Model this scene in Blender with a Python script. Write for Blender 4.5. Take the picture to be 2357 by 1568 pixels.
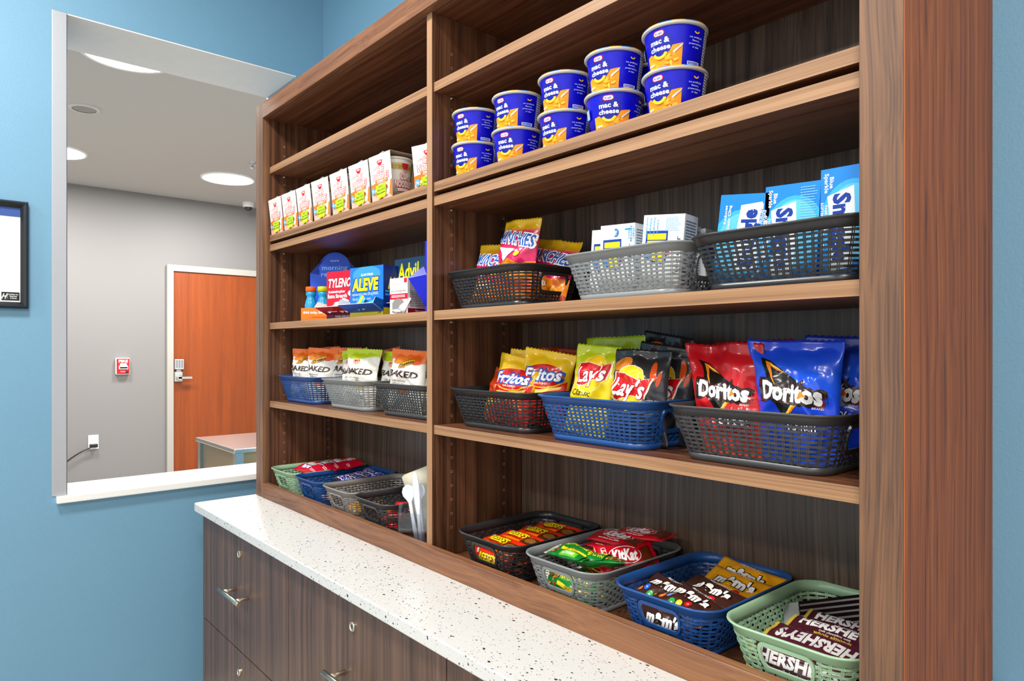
import bpy, math, random
import numpy as np
from mathutils import Vector, Matrix, noise, geometry

# ------------------------------------------------------------------ camera, world, lights, exposure
ZC = 1.27                                   # eye height above the floor
FPX, TH, Y0, CX = 1572.0, math.radians(40.98), 803.6, 1178.5
CT, ST = math.cos(TH), math.sin(TH)
scene = bpy.context.scene
for o in list(bpy.data.objects):
    bpy.data.objects.remove(o)
col = scene.collection
cam_d = bpy.data.cameras.new('camera')
cam = bpy.data.objects.new('camera', cam_d)
col.objects.link(cam)
cam.location = (0, 0, ZC)
cam.rotation_euler = (math.pi / 2, 0, math.pi / 2 - TH)
cam_d.sensor_width = 36
cam_d.lens = FPX / 2357 * 36
cam_d.shift_y = (Y0 - 784) / 2357
cam_d.clip_start = 0.02
scene.camera = cam

world = bpy.data.worlds.new('world')
scene.world = world
world.use_nodes = True
bgn = world.node_tree.nodes['Background']
bgn.inputs['Color'].default_value = (1.0, 0.985, 0.96, 1)
bgn.inputs['Strength'].default_value = 1.3
scene.view_settings.view_transform = 'Standard'
scene.view_settings.look = 'None'
scene.view_settings.gamma = 1
scene.view_settings.use_curve_mapping = False
scene.view_settings.exposure = 0.22
CEIL = ZC + 1.564
cy = scene.cycles
cy.max_bounces, cy.diffuse_bounces, cy.glossy_bounces, cy.transmission_bounces, cy.transparent_max_bounces = 7, 4, 3, 4, 8
cy.caustics_reflective = cy.caustics_refractive = False

def area(name, loc, power, size, color=(1, 0.965, 0.91)):
    d = bpy.data.lights.new(name, 'AREA')
    d.shape = 'DISK'
    d.size = size
    d.energy = power
    d.color = color
    o = bpy.data.objects.new(name, d)
    o.location = loc
    col.objects.link(o)
    return o

# ceiling lamps of this room (out of frame) and of the room beyond the opening: x, y, watts
ROOM_LAMPS = [(-1.5, -0.15, 34), (0.35, -0.3, 26), (-1.5, -2.0, 28), (0.35, -2.0, 28)]
BACK_LAMPS = [(-6.43, 2.14, 52), (-6.43, 0.80, 52), (-4.06, 0.84, 52), (-4.12, 2.14, 52)]

# ------------------------------------------------------------------ helpers
def hexc(h, a=1.0):
    h = h.lstrip('#')
    out = []
    for i in (0, 2, 4):
        c = int(h[i:i + 2], 16) / 255
        out.append(c / 12.92 if c <= 0.04045 else ((c + 0.055) / 1.055) ** 2.4)
    return (out[0], out[1], out[2], a)

def ray(px, py):
    u, v = px - CX, py - Y0
    return (-FPX * CT + u * ST, FPX * ST + u * CT, -v)

def onY(px, py, Y):
    r = ray(px, py)
    t = Y / r[1]
    return Vector((r[0] * t, Y, r[2] * t + ZC))

def onX(px, py, X):
    r = ray(px, py)
    t = X / r[0]
    return Vector((X, r[1] * t, r[2] * t + ZC))

def onZ(px, py, z):
    r = ray(px, py)
    t = (z - ZC) / r[2]
    return Vector((r[0] * t, r[1] * t, z))

def new_mat(name):
    m = bpy.data.materials.new(name)
    m.use_nodes = True
    nt = m.node_tree
    return m, nt, nt.nodes['Principled BSDF']

def plain(name, c, rough=0.5, metal=0.0, bump=0.0, bscale=300, spec=0.5, coat=0.0, var=0.0, vscale=6):
    m, nt, b = new_mat(name)
    b.inputs['Base Color'].default_value = hexc(c) if isinstance(c, str) else c
    b.inputs['Roughness'].default_value = rough
    b.inputs['Metallic'].default_value = metal
    b.inputs['Specular IOR Level'].default_value = spec
    b.inputs['Coat Weight'].default_value = coat
    if bump or var:
        tc = nt.nodes.new('ShaderNodeTexCoord')
    if var:
        n2 = nt.nodes.new('ShaderNodeTexNoise')
        n2.inputs['Scale'].default_value = vscale
        n2.inputs['Detail'].default_value = 4
        nt.links.new(tc.outputs['Object'], n2.inputs['Vector'])
        mx = nt.nodes.new('ShaderNodeMix')
        mx.data_type = 'RGBA'
        base = b.inputs['Base Color'].default_value[:]
        mx.inputs[6].default_value = tuple(x * (1 - var) for x in base[:3]) + (1,)
        mx.inputs[7].default_value = tuple(min(1, x * (1 + var)) for x in base[:3]) + (1,)
        nt.links.new(n2.outputs['Fac'], mx.inputs[0])
        nt.links.new(mx.outputs[2], b.inputs['Base Color'])
    if bump:
        n = nt.nodes.new('ShaderNodeTexNoise')
        n.inputs['Scale'].default_value = bscale
        n.inputs['Detail'].default_value = 3
        nt.links.new(tc.outputs['Object'], n.inputs['Vector'])
        bp = nt.nodes.new('ShaderNodeBump')
        bp.inputs['Strength'].default_value = bump
        bp.inputs['Distance'].default_value = 0.002
        nt.links.new(n.outputs['Fac'], bp.inputs['Height'])
        nt.links.new(bp.outputs['Normal'], b.inputs['Normal'])
    return m

def emit(name, c, s):
    m, nt, b = new_mat(name)
    b.inputs['Base Color'].default_value = hexc(c)
    b.inputs['Emission Color'].default_value = hexc(c)
    b.inputs['Emission Strength'].default_value = s
    return m

def wood(name, axis, stops, rough=0.42, freq=55, wob=0.5, fine=420, bump=0.15, contrast=0.55):
    """streaky laminate grain that runs along one axis (0, 1 or 2) of the object"""
    m, nt, b = new_mat(name)
    L = nt.links.new
    tc = nt.nodes.new('ShaderNodeTexCoord')
    # slow sideways wobble
    wn = nt.nodes.new('ShaderNodeTexNoise')
    wn.inputs['Scale'].default_value = 3.0
    wn.inputs['Detail'].default_value = 1.5
    L(tc.outputs['Object'], wn.inputs['Vector'])
    sub = nt.nodes.new('ShaderNodeVectorMath')
    sub.operation = 'MULTIPLY_ADD'
    sub.inputs[1].default_value = (0.035 * wob,) * 3
    L(wn.outputs['Color'], sub.inputs[0])
    L(tc.outputs['Object'], sub.inputs[2])
    def layer(f, along, detail, rgh=0.6):
        mp = nt.nodes.new('ShaderNodeMapping')
        sc = [f, f, f]
        sc[axis] = along
        mp.inputs['Scale'].default_value = sc
        L(sub.outputs[0], mp.inputs['Vector'])
        n = nt.nodes.new('ShaderNodeTexNoise')
        n.inputs['Scale'].default_value = 1
        n.inputs['Detail'].default_value = detail
        n.inputs['Roughness'].default_value = rgh
        L(mp.outputs['Vector'], n.inputs['Vector'])
        return n
    n1 = layer(freq, 0.5, 5, 0.65)
    n2 = layer(fine, 3.0, 2, 0.5)
    mx = nt.nodes.new('ShaderNodeMix')
    mx.inputs[0].default_value = 0.28
    L(n1.outputs['Fac'], mx.inputs[2])
    L(n2.outputs['Fac'], mx.inputs[3])
    rp = nt.nodes.new('ShaderNodeValToRGB')
    lo, hi = 0.5 - contrast * 0.42, 0.5 + contrast * 0.42
    els = rp.color_ramp.elements
    els[0].position, els[0].color = lo, hexc(stops[0])
    els[1].position, els[1].color = hi, hexc(stops[-1])
    for i, s in enumerate(stops[1:-1]):
        e = els.new(lo + (hi - lo) * (i + 1) / (len(stops) - 1))
        e.color = hexc(s)
    L(mx.outputs[0], rp.inputs['Fac'])
    L(rp.outputs['Color'], b.inputs['Base Color'])
    b.inputs['Roughness'].default_value = rough
    bp = nt.nodes.new('ShaderNodeBump')
    bp.inputs['Strength'].default_value = bump
    bp.inputs['Distance'].default_value = 0.0006
    L(n2.outputs['Fac'], bp.inputs['Height'])
    L(bp.outputs['Normal'], b.inputs['Normal'])
    return m

def printed(name, rough, coat=0.0, metal=0.0, spec=0.5):
    """material of printed card or film: colour comes from the print stored on the mesh"""
    m, nt, b = new_mat(name)
    a = nt.nodes.new('ShaderNodeAttribute')
    a.attribute_name = 'Col'
    nt.links.new(a.outputs['Color'], b.inputs['Base Color'])
    b.inputs['Roughness'].default_value = rough
    b.inputs['Coat Weight'].default_value = coat
    b.inputs['Coat Roughness'].default_value = 0.12
    b.inputs['Metallic'].default_value = metal
    b.inputs['Specular IOR Level'].default_value = spec
    return m

def mk(name, verts, faces, mat, parent=None, cols=None, smooth=False, loc=None):
    me = bpy.data.meshes.new(name)
    me.from_pydata([tuple(v) for v in verts], [], faces)
    if mat is not None:
        me.materials.append(mat)
    if cols is not None:
        at = me.color_attributes.new('Col', 'FLOAT_COLOR', 'CORNER')
        arr = np.empty((len(me.loops), 4), dtype=np.float32)
        i = 0
        for f, c in zip(faces, cols):
            n = len(f)
            arr[i:i + n] = c
            i += n
        at.data.foreach_set('color', arr.ravel())
    if smooth:
        me.polygons.foreach_set('use_smooth', [True] * len(me.polygons))
    me.update()
    o = bpy.data.objects.new(name, me)
    col.objects.link(o)
    if parent is not None:
        o.parent = parent
    if loc is not None:
        o.location = loc
    return o

def empty(name, loc=(0, 0, 0), rot=(0, 0, 0)):
    o = bpy.data.objects.new(name, None)
    o.empty_display_size = 0.05
    col.objects.link(o)
    o.location = loc
    o.rotation_euler = rot
    return o

def tag(o, label, cat, group=None, kind=None):
    if label: o['label'] = label
    if cat: o['category'] = cat
    if group: o['group'] = group
    if kind: o['kind'] = kind
    return o

def struct(o, label=None):
    o['kind'] = 'structure'
    if label: o['label'] = label
    return o

class MB:
    """collects simple solids into one mesh"""
    def __init__(s):
        s.v, s.f, s.c = [], [], []
    def add(s, v, f, c=None):
        b = len(s.v)
        s.v += [tuple(p) for p in v]
        s.f += [tuple(i + b for i in q) for q in f]
        s.c += [c] * len(f)
        return s
    def box(s, x0, y0, z0, x1, y1, z1, c=None, bev=0.0):
        if bev <= 0:
            v = [(x0, y0, z0), (x1, y0, z0), (x1, y1, z0), (x0, y1, z0), (x0, y0, z1), (x1, y0, z1), (x1, y1, z1), (x0, y1, z1)]
            f = [(0, 3, 2, 1), (4, 5, 6, 7), (0, 1, 5, 4), (1, 2, 6, 5), (2, 3, 7, 6), (3, 0, 4, 7)]
            return s.add(v, f, c)
        b = bev
        X, Y, Z = (x0, x1), (y0, y1), (z0, z1)
        v, idx = [], {}
        for i in (0, 1):
            for j in (0, 1):
                for k in (0, 1):
                    sx, sy, sz = (1 if i == 0 else -1), (1 if j == 0 else -1), (1 if k == 0 else -1)
                    for a in range(3):
                        p = [X[i] + sx * b, Y[j] + sy * b, Z[k] + sz * b]
                        p[a] = (X[i], Y[j], Z[k])[a]
                        idx[(i, j, k, a)] = len(v)
                        v.append(tuple(p))
        f = []
        g = lambda i, j, k, a: idx[(i, j, k, a)]
        for k in (0, 1):
            q = [g(0, 0, k, 2), g(1, 0, k, 2), g(1, 1, k, 2), g(0, 1, k, 2)]
            f.append(tuple(q if k else q[::-1]))
            q = [g(0, k, 0, 1), g(1, k, 0, 1), g(1, k, 1, 1), g(0, k, 1, 1)]
            f.append(tuple(q[::-1] if k else q))
            q = [g(k, 0, 0, 0), g(k, 1, 0, 0), g(k, 1, 1, 0), g(k, 0, 1, 0)]
            f.append(tuple(q if k else q[::-1]))
        for i in (0, 1):
            for j in (0, 1):
                q = [g(i, j, 0, 0), g(i, j, 0, 1), g(i, j, 1, 1), g(i, j, 1, 0)]
                f.append(tuple(q if (i + j) % 2 == 0 else q[::-1]))
                q = [g(i, 0, j, 0), g(i, 0, j, 2), g(i, 1, j, 2), g(i, 1, j, 0)]
                f.append(tuple(q[::-1] if (i + j) % 2 == 0 else q)) if False else None
        for i in (0, 1):
            for k in (0, 1):
                q = [g(i, 0, k, 0), g(i, 1, k, 0), g(i, 1, k, 2), g(i, 0, k, 2)]
                f.append(tuple(q if (i + k) % 2 == 0 else q[::-1]))
        for j in (0, 1):
            for k in (0, 1):
                q = [g(0, j, k, 1), g(0, j, k, 2), g(1, j, k, 2), g(1, j, k, 1)]
                f.append(tuple(q if (j + k) % 2 == 0 else q[::-1]))
        for i in (0, 1):
            for j in (0, 1):
                for k in (0, 1):
                    q = [g(i, j, k, 0), g(i, j, k, 1), g(i, j, k, 2)]
                    f.append(tuple(q if (i + j + k) % 2 else q[::-1]))
        return s.add(v, f, c)
    def cyl(s, p0, p1, r0, r1=None, n=16, c=None, caps=True):
        r1 = r0 if r1 is None else r1
        p0, p1 = Vector(p0), Vector(p1)
        d = (p1 - p0).normalized()
        a = d.orthogonal().normalized()
        b = d.cross(a)
        v = []
        for p, r in ((p0, r0), (p1, r1)):
            for i in range(n):
                t = 2 * math.pi * i / n
                v.append(p + (a * math.cos(t) + b * math.sin(t)) * r)
        f = [(i, (i + 1) % n, n + (i + 1) % n, n + i) for i in range(n)]
        if caps:
            f.append(tuple(range(n))[::-1])
            f.append(tuple(range(n, 2 * n)))
        return s.add(v, f, c)
    def lathe(s, prof, n=32, center=(0, 0, 0), c=None):
        """prof: list of (radius, z) from bottom to top"""
        v = []
        for r, z in prof:
            for i in range(n):
                t = 2 * math.pi * i / n
                v.append((center[0] + r * math.cos(t), center[1] + r * math.sin(t), center[2] + z))
        f = []
        for j in range(len(prof) - 1):
            for i in range(n):
                k = (i + 1) % n
                f.append((j * n + i, j * n + k, (j + 1) * n + k, (j + 1) * n + i))
        return s.add(v, f, c)
    def prism(s, pts, axis, a, bb, c=None):
        """extrude a 2-D outline along an axis; pts run counter-clockwise seen from +axis"""
        def mkp(p, h):
            q = list(p)
            q.insert(axis, h)
            return tuple(q)
        n = len(pts)
        v = [mkp(p, a) for p in pts] + [mkp(p, bb) for p in pts]
        f = [tuple(range(n))[::-1], tuple(range(n, 2 * n))] + [(i, (i + 1) % n, n + (i + 1) % n, n + i) for i in range(n)]
        if axis == 1:
            f = [q[::-1] for q in f]
        return s.add(v, f, c)
    def tube(s, pts, r, n=8, c=None, closed=False):
        pts = [Vector(p) for p in pts]
        m = len(pts)
        v = []
        up = Vector((0, 0, 1))
        for i, p in enumerate(pts):
            d = (pts[(i + 1) % m] - pts[i - 1]) if closed else (pts[min(i + 1, m - 1)] - pts[max(i - 1, 0)])
            d.normalize()
            a = d.cross(up)
            if a.length < 1e-4:
                a = d.cross(Vector((1, 0, 0)))
            a.normalize()
            b = a.cross(d)
            for k in range(n):
                t = 2 * math.pi * k / n
                v.append(p + (a * math.cos(t) + b * math.sin(t)) * r)
        f = []
        for i in range(m if closed else m - 1):
            j = (i + 1) % m
            for k in range(n):
                l = (k + 1) % n
                f.append((i * n + k, i * n + l, j * n + l, j * n + k))
        if not closed:
            f.append(tuple(range(n))[::-1])
            f.append(tuple(range((m - 1) * n, m * n)))
        return s.add(v, f, c)
    def build(s, name, mat, parent=None, smooth=False, loc=None, cols=False):
        return mk(name, s.v, s.f, mat, parent, s.c if cols else None, smooth, loc)

def bevel(o, w, seg=2):
    md = o.modifiers.new('bevel', 'BEVEL')
    md.width = w
    md.segments = seg
    md.limit_method = 'ANGLE'
    md.angle_limit = math.radians(40)
    return o

def Z(r):
    return ZC + r
# ------------------------------------------------------------------ materials of the setting
M_BLUE = plain('blue_wall_paint', '#709eba', 0.55, bump=0.25, bscale=260, var=0.03)
M_FARC = plain('far_ceiling_paint', '#bdbcb9', 0.7)
M_GREYW = plain('grey_wall_paint', '#878483', 0.6, bump=0.1)
M_CEIL = plain('ceiling_paint', '#d2cfca', 0.7)
M_SOFFIT = plain('soffit_plaster', '#efeeea', 0.7, var=0.04, vscale=25)
M_FLOOR = plain('floor_tile', '#b5b0a8', 0.4, var=0.08)
M_WHITE = plain('white_solid_surface', '#f1f1ee', 0.3)
M_GUARD = plain('brushed_aluminium', '#b9bcc2', 0.38, metal=0.55)
M_STEEL = plain('stainless_steel', '#c9c7c2', 0.22, metal=1.0)
M_NICKEL = plain('satin_nickel', '#d8cdb9', 0.2, metal=1.0)
M_DFRAME = plain('door_frame_paint', '#b0aba3', 0.5)
M_BLACKF = plain('black_frame_lacquer', '#14161c', 0.25)
M_LAMP = emit('lamp_diffuser', '#fffaf2', 9.0)
M_DOOR = wood('door_veneer', 2, ['#692a05', '#8e3e08', '#a54c0c'], 0.4, freq=14, wob=0.7, fine=120, contrast=0.7)
W_CASE = wood('walnut_case', 2, ['#2c1a12', '#4b2f20', '#6b4630', '#7d553b'], 0.38, freq=70, contrast=0.42)
W_BACK = wood('walnut_back', 2, ['#2a201a', '#46382e', '#604e41', '#725e4e'], 0.34, freq=80, contrast=0.42)  # greyer copy of the case walnut: uneven light tint put into its colour
W_CASEX = wood('walnut_board', 0, ['#3c2217', '#5f3824', '#7a4d33', '#8a5d40'], 0.38, freq=70, contrast=0.42)
W_STILE = wood('walnut_stile', 2, ['#33231d', '#5f4230', '#7b563b', '#8e6646'], 0.45, freq=70, wob=0.9, contrast=0.42)
W_RAIL = wood('walnut_rail', 0, ['#472a1a', '#744a30', '#8a5c3c', '#996945'], 0.45, freq=48, wob=1.6, contrast=0.42)
W_EDGE = wood('edge_band', 0, ['#684a32', '#946c4a', '#a87f5a', '#b58c65'], 0.5, freq=120, wob=0.2, contrast=0.42)
W_EDGEZ = wood('edge_band_upright', 2, ['#6d4d34', '#98704d', '#ab835e', '#b88f68'], 0.5, freq=120, wob=0.2, contrast=0.42)
W_END = wood('end_panel_lit_walnut', 2, ['#4e2410', '#84431d', '#9c5224', '#ae622b'], 0.62, freq=95, wob=0.7, contrast=0.36)  # redder copy of the walnut: the warm light cast is put into the colour
W_DRAWER = wood('drawer_veneer', 2, ['#33241d', '#4d372c', '#62483a', '#735647'], 0.4, freq=75, wob=0.5, contrast=0.42)
M_DARK = plain('dark_void', '#0a0807', 0.8)
M_HOLE = plain('raw_board_hole', '#caa98a', 0.8)

def quartz():
    m, nt, b = new_mat('speckled_quartz')
    L = nt.links.new
    tc = nt.nodes.new('ShaderNodeTexCoord')
    colr = None
    prev = None
    for sc, keep, size, c in ((300, 0.60, 0.22, '#a9a8a6'), (165, 0.70, 0.24, '#858583'), (115, 0.85, 0.25, '#3f4040'), (58, 0.90, 0.20, '#333434')):
        mp = nt.nodes.new('ShaderNodeMapping')
        mp.inputs['Scale'].default_value = (1, 1.5, 1.1)
        mp.inputs['Rotation'].default_value = (0, 0, 0.5 + sc * 0.01)
        L(tc.outputs['Object'], mp.inputs['Vector'])
        v = nt.nodes.new('ShaderNodeTexVoronoi')
        v.inputs['Scale'].default_value = sc
        L(mp.outputs['Vector'], v.inputs['Vector'])
        lt = nt.nodes.new('ShaderNodeMath')
        lt.operation = 'LESS_THAN'
        lt.inputs[1].default_value = size
        L(v.outputs['Distance'], lt.inputs[0])
        sx = nt.nodes.new('ShaderNodeSeparateColor')
        L(v.outputs['Color'], sx.inputs[0])
        gt = nt.nodes.new('ShaderNodeMath')
        gt.operation = 'GREATER_THAN'
        gt.inputs[1].default_value = keep
        L(sx.outputs[0], gt.inputs[0])
        mu = nt.nodes.new('ShaderNodeMath')
        mu.operation = 'MULTIPLY'
        L(lt.outputs[0], mu.inputs[0])
        L(gt.outputs[0], mu.inputs[1])
        mx = nt.nodes.new('ShaderNodeMix')
        mx.data_type = 'RGBA'
        mx.inputs[6].default_value = hexc('#d4d3d0')
        mx.inputs[7].default_value = hexc(c)
        L(mu.outputs[0], mx.inputs[0])
        if prev is not None:
            L(prev, mx.inputs[6])
        prev = mx.outputs[2]
    L(prev, b.inputs['Base Color'])
    b.inputs['Roughness'].default_value = 0.25
    return m
M_QUARTZ = quartz()

# ------------------------------------------------------------------ the room
XW, XWB = -2.50, -2.79          # face and back of the wall with the opening
YB = 1.1944                     # wall behind the shelves
OY0, OY1, OZ0, OZ1 = 0.344, 1.083, Z(-0.4516), Z(1.036)
XG = -7.6                       # far grey wall
YL, XR = -4.2, 3.2

b = MB().box(XG - 0.1, YL, -0.05, XR, 5.2, 0.0)
struct(b.build('floor', M_FLOOR))
b = MB().box(XW, YL, CEIL, XR, YB + 0.1, CEIL + 0.05)
struct(b.build('ceiling', M_CEIL))
b = MB().box(XG - 0.1, YL, CEIL, XW, 5.2, CEIL + 0.05)
struct(b.build('ceiling', M_FARC))
b = MB()
b.box(XWB, YL, 0, XW, OY0, CEIL)
b.box(XWB, OY1, 0, XW, YB + 0.1, CEIL)
b.box(XWB, OY0, 0, XW, OY1, OZ0 - 0.022)
b.box(XWB, OY0, OZ1 + 0.004, XW, OY1, CEIL)
struct(b.build('wall_left', M_BLUE))
b = MB().box(XWB + 0.002, OY0, OZ1, XW - 0.001, OY1, OZ1 + 0.004)
struct(b.build('trim_1', M_SOFFIT))
b = MB().box(XW, YB, 0, XR, YB + 0.1, CEIL)
struct(b.build('wall_back', M_BLUE))
b = MB().box(XG - 0.1, -1.5, 0, XG, 5.2, CEIL)
struct(b.build('wall_far', M_GREYW))
b = MB().box(XG, 5.1, 0, XWB, 5.2, CEIL)
struct(b.build('wall_far', M_GREYW))
b = MB().box(XW, YL, 0, XW + 0.012, 0.655, 0.10)
struct(b.build('baseboard_left', M_WHITE))
# corner guard on the opening edge, sill
b = MB().box(XW, OY0 - 0.037, OZ0, XW + 0.003, OY0 + 0.003, OZ1 + 0.003)
b.box(XW - 0.04, OY0, OZ0, XW + 0.003, OY0 + 0.003, OZ1)
struct(bevel(b.build('trim_2', M_GUARD), 0.001), 'silver metal corner guard on the edge of the wall opening')
b = MB().box(XWB + 0.07, OY0 - 0.026, OZ0 - 0.022, XW + 0.020, OY1, OZ0)
struct(bevel(b.build('window_sill', M_WHITE), 0.003, 3), 'white ledge along the bottom of the wall opening')

# round ceiling lamps
def ceiling_lamp(x, y, watts, label, size=0.44, beyond=True):
    t = empty('ceiling_lamp', (x, y, CEIL))
    tag(t, label, 'lamp', 'round ceiling lamps beyond the opening' if beyond else 'round ceiling lamps above the shelves')
    b = MB().lathe([(size / 2 - 0.004, -0.012), (size / 2 + 0.012, -0.014), (size / 2 + 0.014, -0.002), (size / 2 + 0.014, 0)], 40)
    b.build('ring', M_WHITE, t, True)
    b = MB().lathe([(0.0001, -0.011), (size / 2 - 0.003, -0.011)], 40)
    b.build('diffuser', M_LAMP, t)
    a = area('lamp_light', (0, 0, -0.02), watts, size, (1, 0.985, 0.96) if beyond else (1, 0.965, 0.91))
    a.parent = t
    return t
for i, (x, y, w) in enumerate(BACK_LAMPS):
    ceiling_lamp(x, y, w, ['bright round ceiling lamp nearest the orange door', 'bright round ceiling lamp cut off by the metal corner guard',
                           'bright round ceiling lamp cut off by the top of the wall opening', 'round ceiling lamp over the steel cabinet, out of the picture'][i])
for i, (x, y, w) in enumerate(ROOM_LAMPS):
    ceiling_lamp(x, y, w, ['ceiling lamp in front of the left shelves, out of the picture', 'ceiling lamp in front of the right shelves, out of the picture',
                           'ceiling lamp behind the viewer by the blue wall, out of the picture', 'ceiling lamp behind the viewer, out of the picture'][i], 0.36, False)

# ceiling speaker and small dome camera, sprinkler
t = empty('ceiling_speaker', (-5.16, 0.81, CEIL))
tag(t, 'flat round white speaker grille set in the grey-white ceiling', 'speaker')
MB().lathe([(0.070, -0.012), (0.086, -0.012), (0.09, -0.003), (0.09, 0)], 32).build('rim', M_CEIL, t, True)
MB().lathe([(0.0001, -0.009), (0.071, -0.009)], 32).build('grille', plain('speaker_grille', '#9c9a95', 0.8, bump=0.5, bscale=900), t)
t = empty('dome_camera', (-7.36, 2.66, CEIL))
tag(t, 'small white dome camera under the ceiling above the door', 'camera')
MB().lathe([(0.0001, -0.05), (0.05, -0.05), (0.058, -0.03), (0.06, 0)], 24).build('base', M_WHITE, t, True)
MB().lathe([(0.0001, -0.088), (0.02, -0.084), (0.036, -0.07), (0.043, -0.05)], 24).build('dome', plain('smoked_dome', '#33363a', 0.1), t, True)
t = empty('fire_sprinkler', (-5.74, 2.11, CEIL))
tag(t, 'small dark sprinkler head on the ceiling beside the shelf unit', 'sprinkler')
MB().lathe([(0.0001, -0.05), (0.018, -0.05), (0.018, -0.044), (0.006, -0.042), (0.006, -0.01), (0.03, -0.008), (0.034, 0)], 16).build('head', M_GUARD, t, True)

# door in the grey wall
dz0, dz1 = 0.0, Z(0.799)
t = empty('door_1', (XG, 2.44, 0))
struct(t, 'orange-brown wooden door with lever handle and keypad in a pale frame')
g = lambda b_, *a: b_
b = MB().box(0.0, -0.53, 0, 0.05, -0.468, dz1 + 0.066).box(0.0, 0.468, 0, 0.05, 0.53, dz1 + 0.066).box(0.0, -0.468, dz1, 0.05, 0.468, dz1 + 0.066)
bevel(b.build('door_frame', M_DFRAME, t), 0.004)
MB().box(0.004, -0.466, 0.01, 0.03, 0.466, dz1 - 0.003).build('door_leaf', M_DOOR, t)
lk = bevel(MB().box(0.03, -0.463, Z(-0.335), 0.062, -0.385, Z(-0.235)).box(0.03, -0.463, Z(-0.21), 0.072, -0.375, Z(-0.105)).box(0.03, -0.445, Z(-0.235), 0.05, -0.395, Z(-0.21)).build('lock_housing', plain('lock_metal', '#c8c8c6', 0.3, metal=0.6), t), 0.006)
kp = MB()
for i in range(4):
    for j in range(3):
        kp.box(0.072, -0.452 + j * 0.024, Z(-0.128 - i * 0.02), 0.075, -0.436 + j * 0.024, Z(-0.118 - i * 0.02))
kp.build('keypad', plain('keypad_keys', '#5a5e66', 0.4), lk)
lv = MB().cyl((0.06, -0.424, Z(-0.295)), (0.10, -0.424, Z(-0.295)), 0.026, n=20).box(0.082, -0.44, Z(-0.308), 0.10, -0.30, Z(-0.283))
bevel(lv.build('lever_handle', M_STEEL, t), 0.004)

# fire alarm pull station
t = empty('fire_alarm_pull', (XG, 1.512, Z(-0.169)))
tag(t, 'red fire alarm pull station with white handle on the grey wall', 'fire alarm')
RED = plain('alarm_red', '#d5141d', 0.35)
bevel(MB().box(0, -0.062, -0.082, 0.045, 0.062, 0.082).build('backbox', M_WHITE, t), 0.01)
bevel(MB().box(0.045, -0.056, -0.075, 0.055, 0.056, 0.075).build('face_plate', RED, t), 0.008)
bevel(MB().box(0.055, -0.04, -0.03, 0.075, 0.04, 0.005).box(0.055, -0.03, 0.005, 0.068, 0.03, 0.028).build('pull_handle', M_WHITE, t), 0.005)
MB().box(0.075, -0.034, -0.022, 0.0758, 0.034, -0.006).box(0.055, 0.02, -0.066, 0.057, 0.044, -0.05).build('black_marks', M_BLACKF, t)

# outlet with a black plug and cord
t = empty('wall_outlet', (XG, 1.268, Z(-0.895)))
tag(t, 'white wall socket with a plug in it, low on the grey wall', 'socket')
bevel(MB().box(0, -0.044, -0.068, 0.008, 0.044, 0.068).build('cover_plate', M_WHITE, t), 0.004)
b = MB()
for zz in (-0.03, 0.03):
    b.box(0.008, -0.018, zz - 0.016, 0.010, 0.018, zz + 0.016)
b.build('receptacle', plain('socket_face', '#d9d8d4', 0.4), t)
t = empty('power_plug', (XG + 0.011, 1.268, Z(-0.925)))
tag(t, 'black plug and cord hanging from the low wall socket', 'plug')
bevel(MB().box(0.0, -0.036, -0.018, 0.045, 0.030, 0.016).build('plug_body', M_BLACKF, t), 0.005)
pts = [(0.03, -0.034 - 0.30 * s, -0.02 - 0.10 * s - 0.12 * s * s) for s in [i / 10 for i in range(11)]]
MB().tube(pts, 0.006, 8).build('cord', M_BLACKF, t, True)

# stainless cabinet behind the ledge
t = empty('steel_cabinet', (0, 0, 0))
tag(t, 'low stainless steel cabinet with glass side, behind the white ledge', 'cabinet')
sz = Z(-0.45)
bevel(MB().box(-3.69, 1.066, sz - 0.02, -3.12, 1.70, sz).build('top', M_STEEL, t), 0.004)
MB().box(-3.68, 1.11, 0, -3.13, 1.68, sz - 0.3).box(-3.68, 1.64, sz - 0.3, -3.13, 1.68, sz - 0.02).build('body', M_STEEL, t)
b = MB()
for xx in (-3.68, -3.165):
    b.box(xx, 1.075, sz - 0.3, xx + 0.035, 1.11, sz - 0.02)
b.box(-3.68, 1.075, 0, -3.13, 1.11, sz - 0.3)
b.build('corner_posts', M_STEEL, t)
M_CGL = plain('cabinet_glass', '#a08a68', 0.25, metal=0.5)
MB().box(-3.645, 1.088, sz - 0.3, -3.165, 1.092, sz - 0.02).build('glass_side', M_CGL, t)
MB().box(-3.134, 1.11, sz - 0.3, -3.130, 1.64, sz - 0.02).build('glass_front', M_CGL, t)

# picture frame on the blue wall
pz0, pz1, py1 = Z(0.120), Z(0.438), 0.247
py0 = py1 - 0.26
t = empty('picture_frame', (XW, (py0 + py1) / 2, pz0))
tag(t, 'black glossy picture frame holding a white notice on the blue wall', 'picture')
hw, hh = (py1 - py0) / 2, pz1 - pz0
HW_PIC = hw
b = MB()
prof = [(0.0, 0.0), (0.0, 0.014), (0.006, 0.022), (0.012, 0.018), (0.019, 0.010), (0.019, 0.0)]
ring = []
for d, h in prof:
    ring.append([(h, -hw + d, d), (h, hw - d, d), (h, hw - d, hh - d), (h, -hw + d, hh - d)])
v = [p for r in ring for p in r]
f = []
for i in range(len(ring) - 1):
    for k in range(4):
        l = (k + 1) % 4
        f.append((i * 4 + k, (i + 1) * 4 + k, (i + 1) * 4 + l, i * 4 + l))
mk('moulding', v, [q[::-1] for q in f], M_BLACKF, t)
PAPER = plain('notice_paper', '#eceef0', 0.6)
NAVY = plain('notice_blue', '#2c4f95', 0.5)
a0, a1 = -hw + 0.019, hw - 0.019
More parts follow.
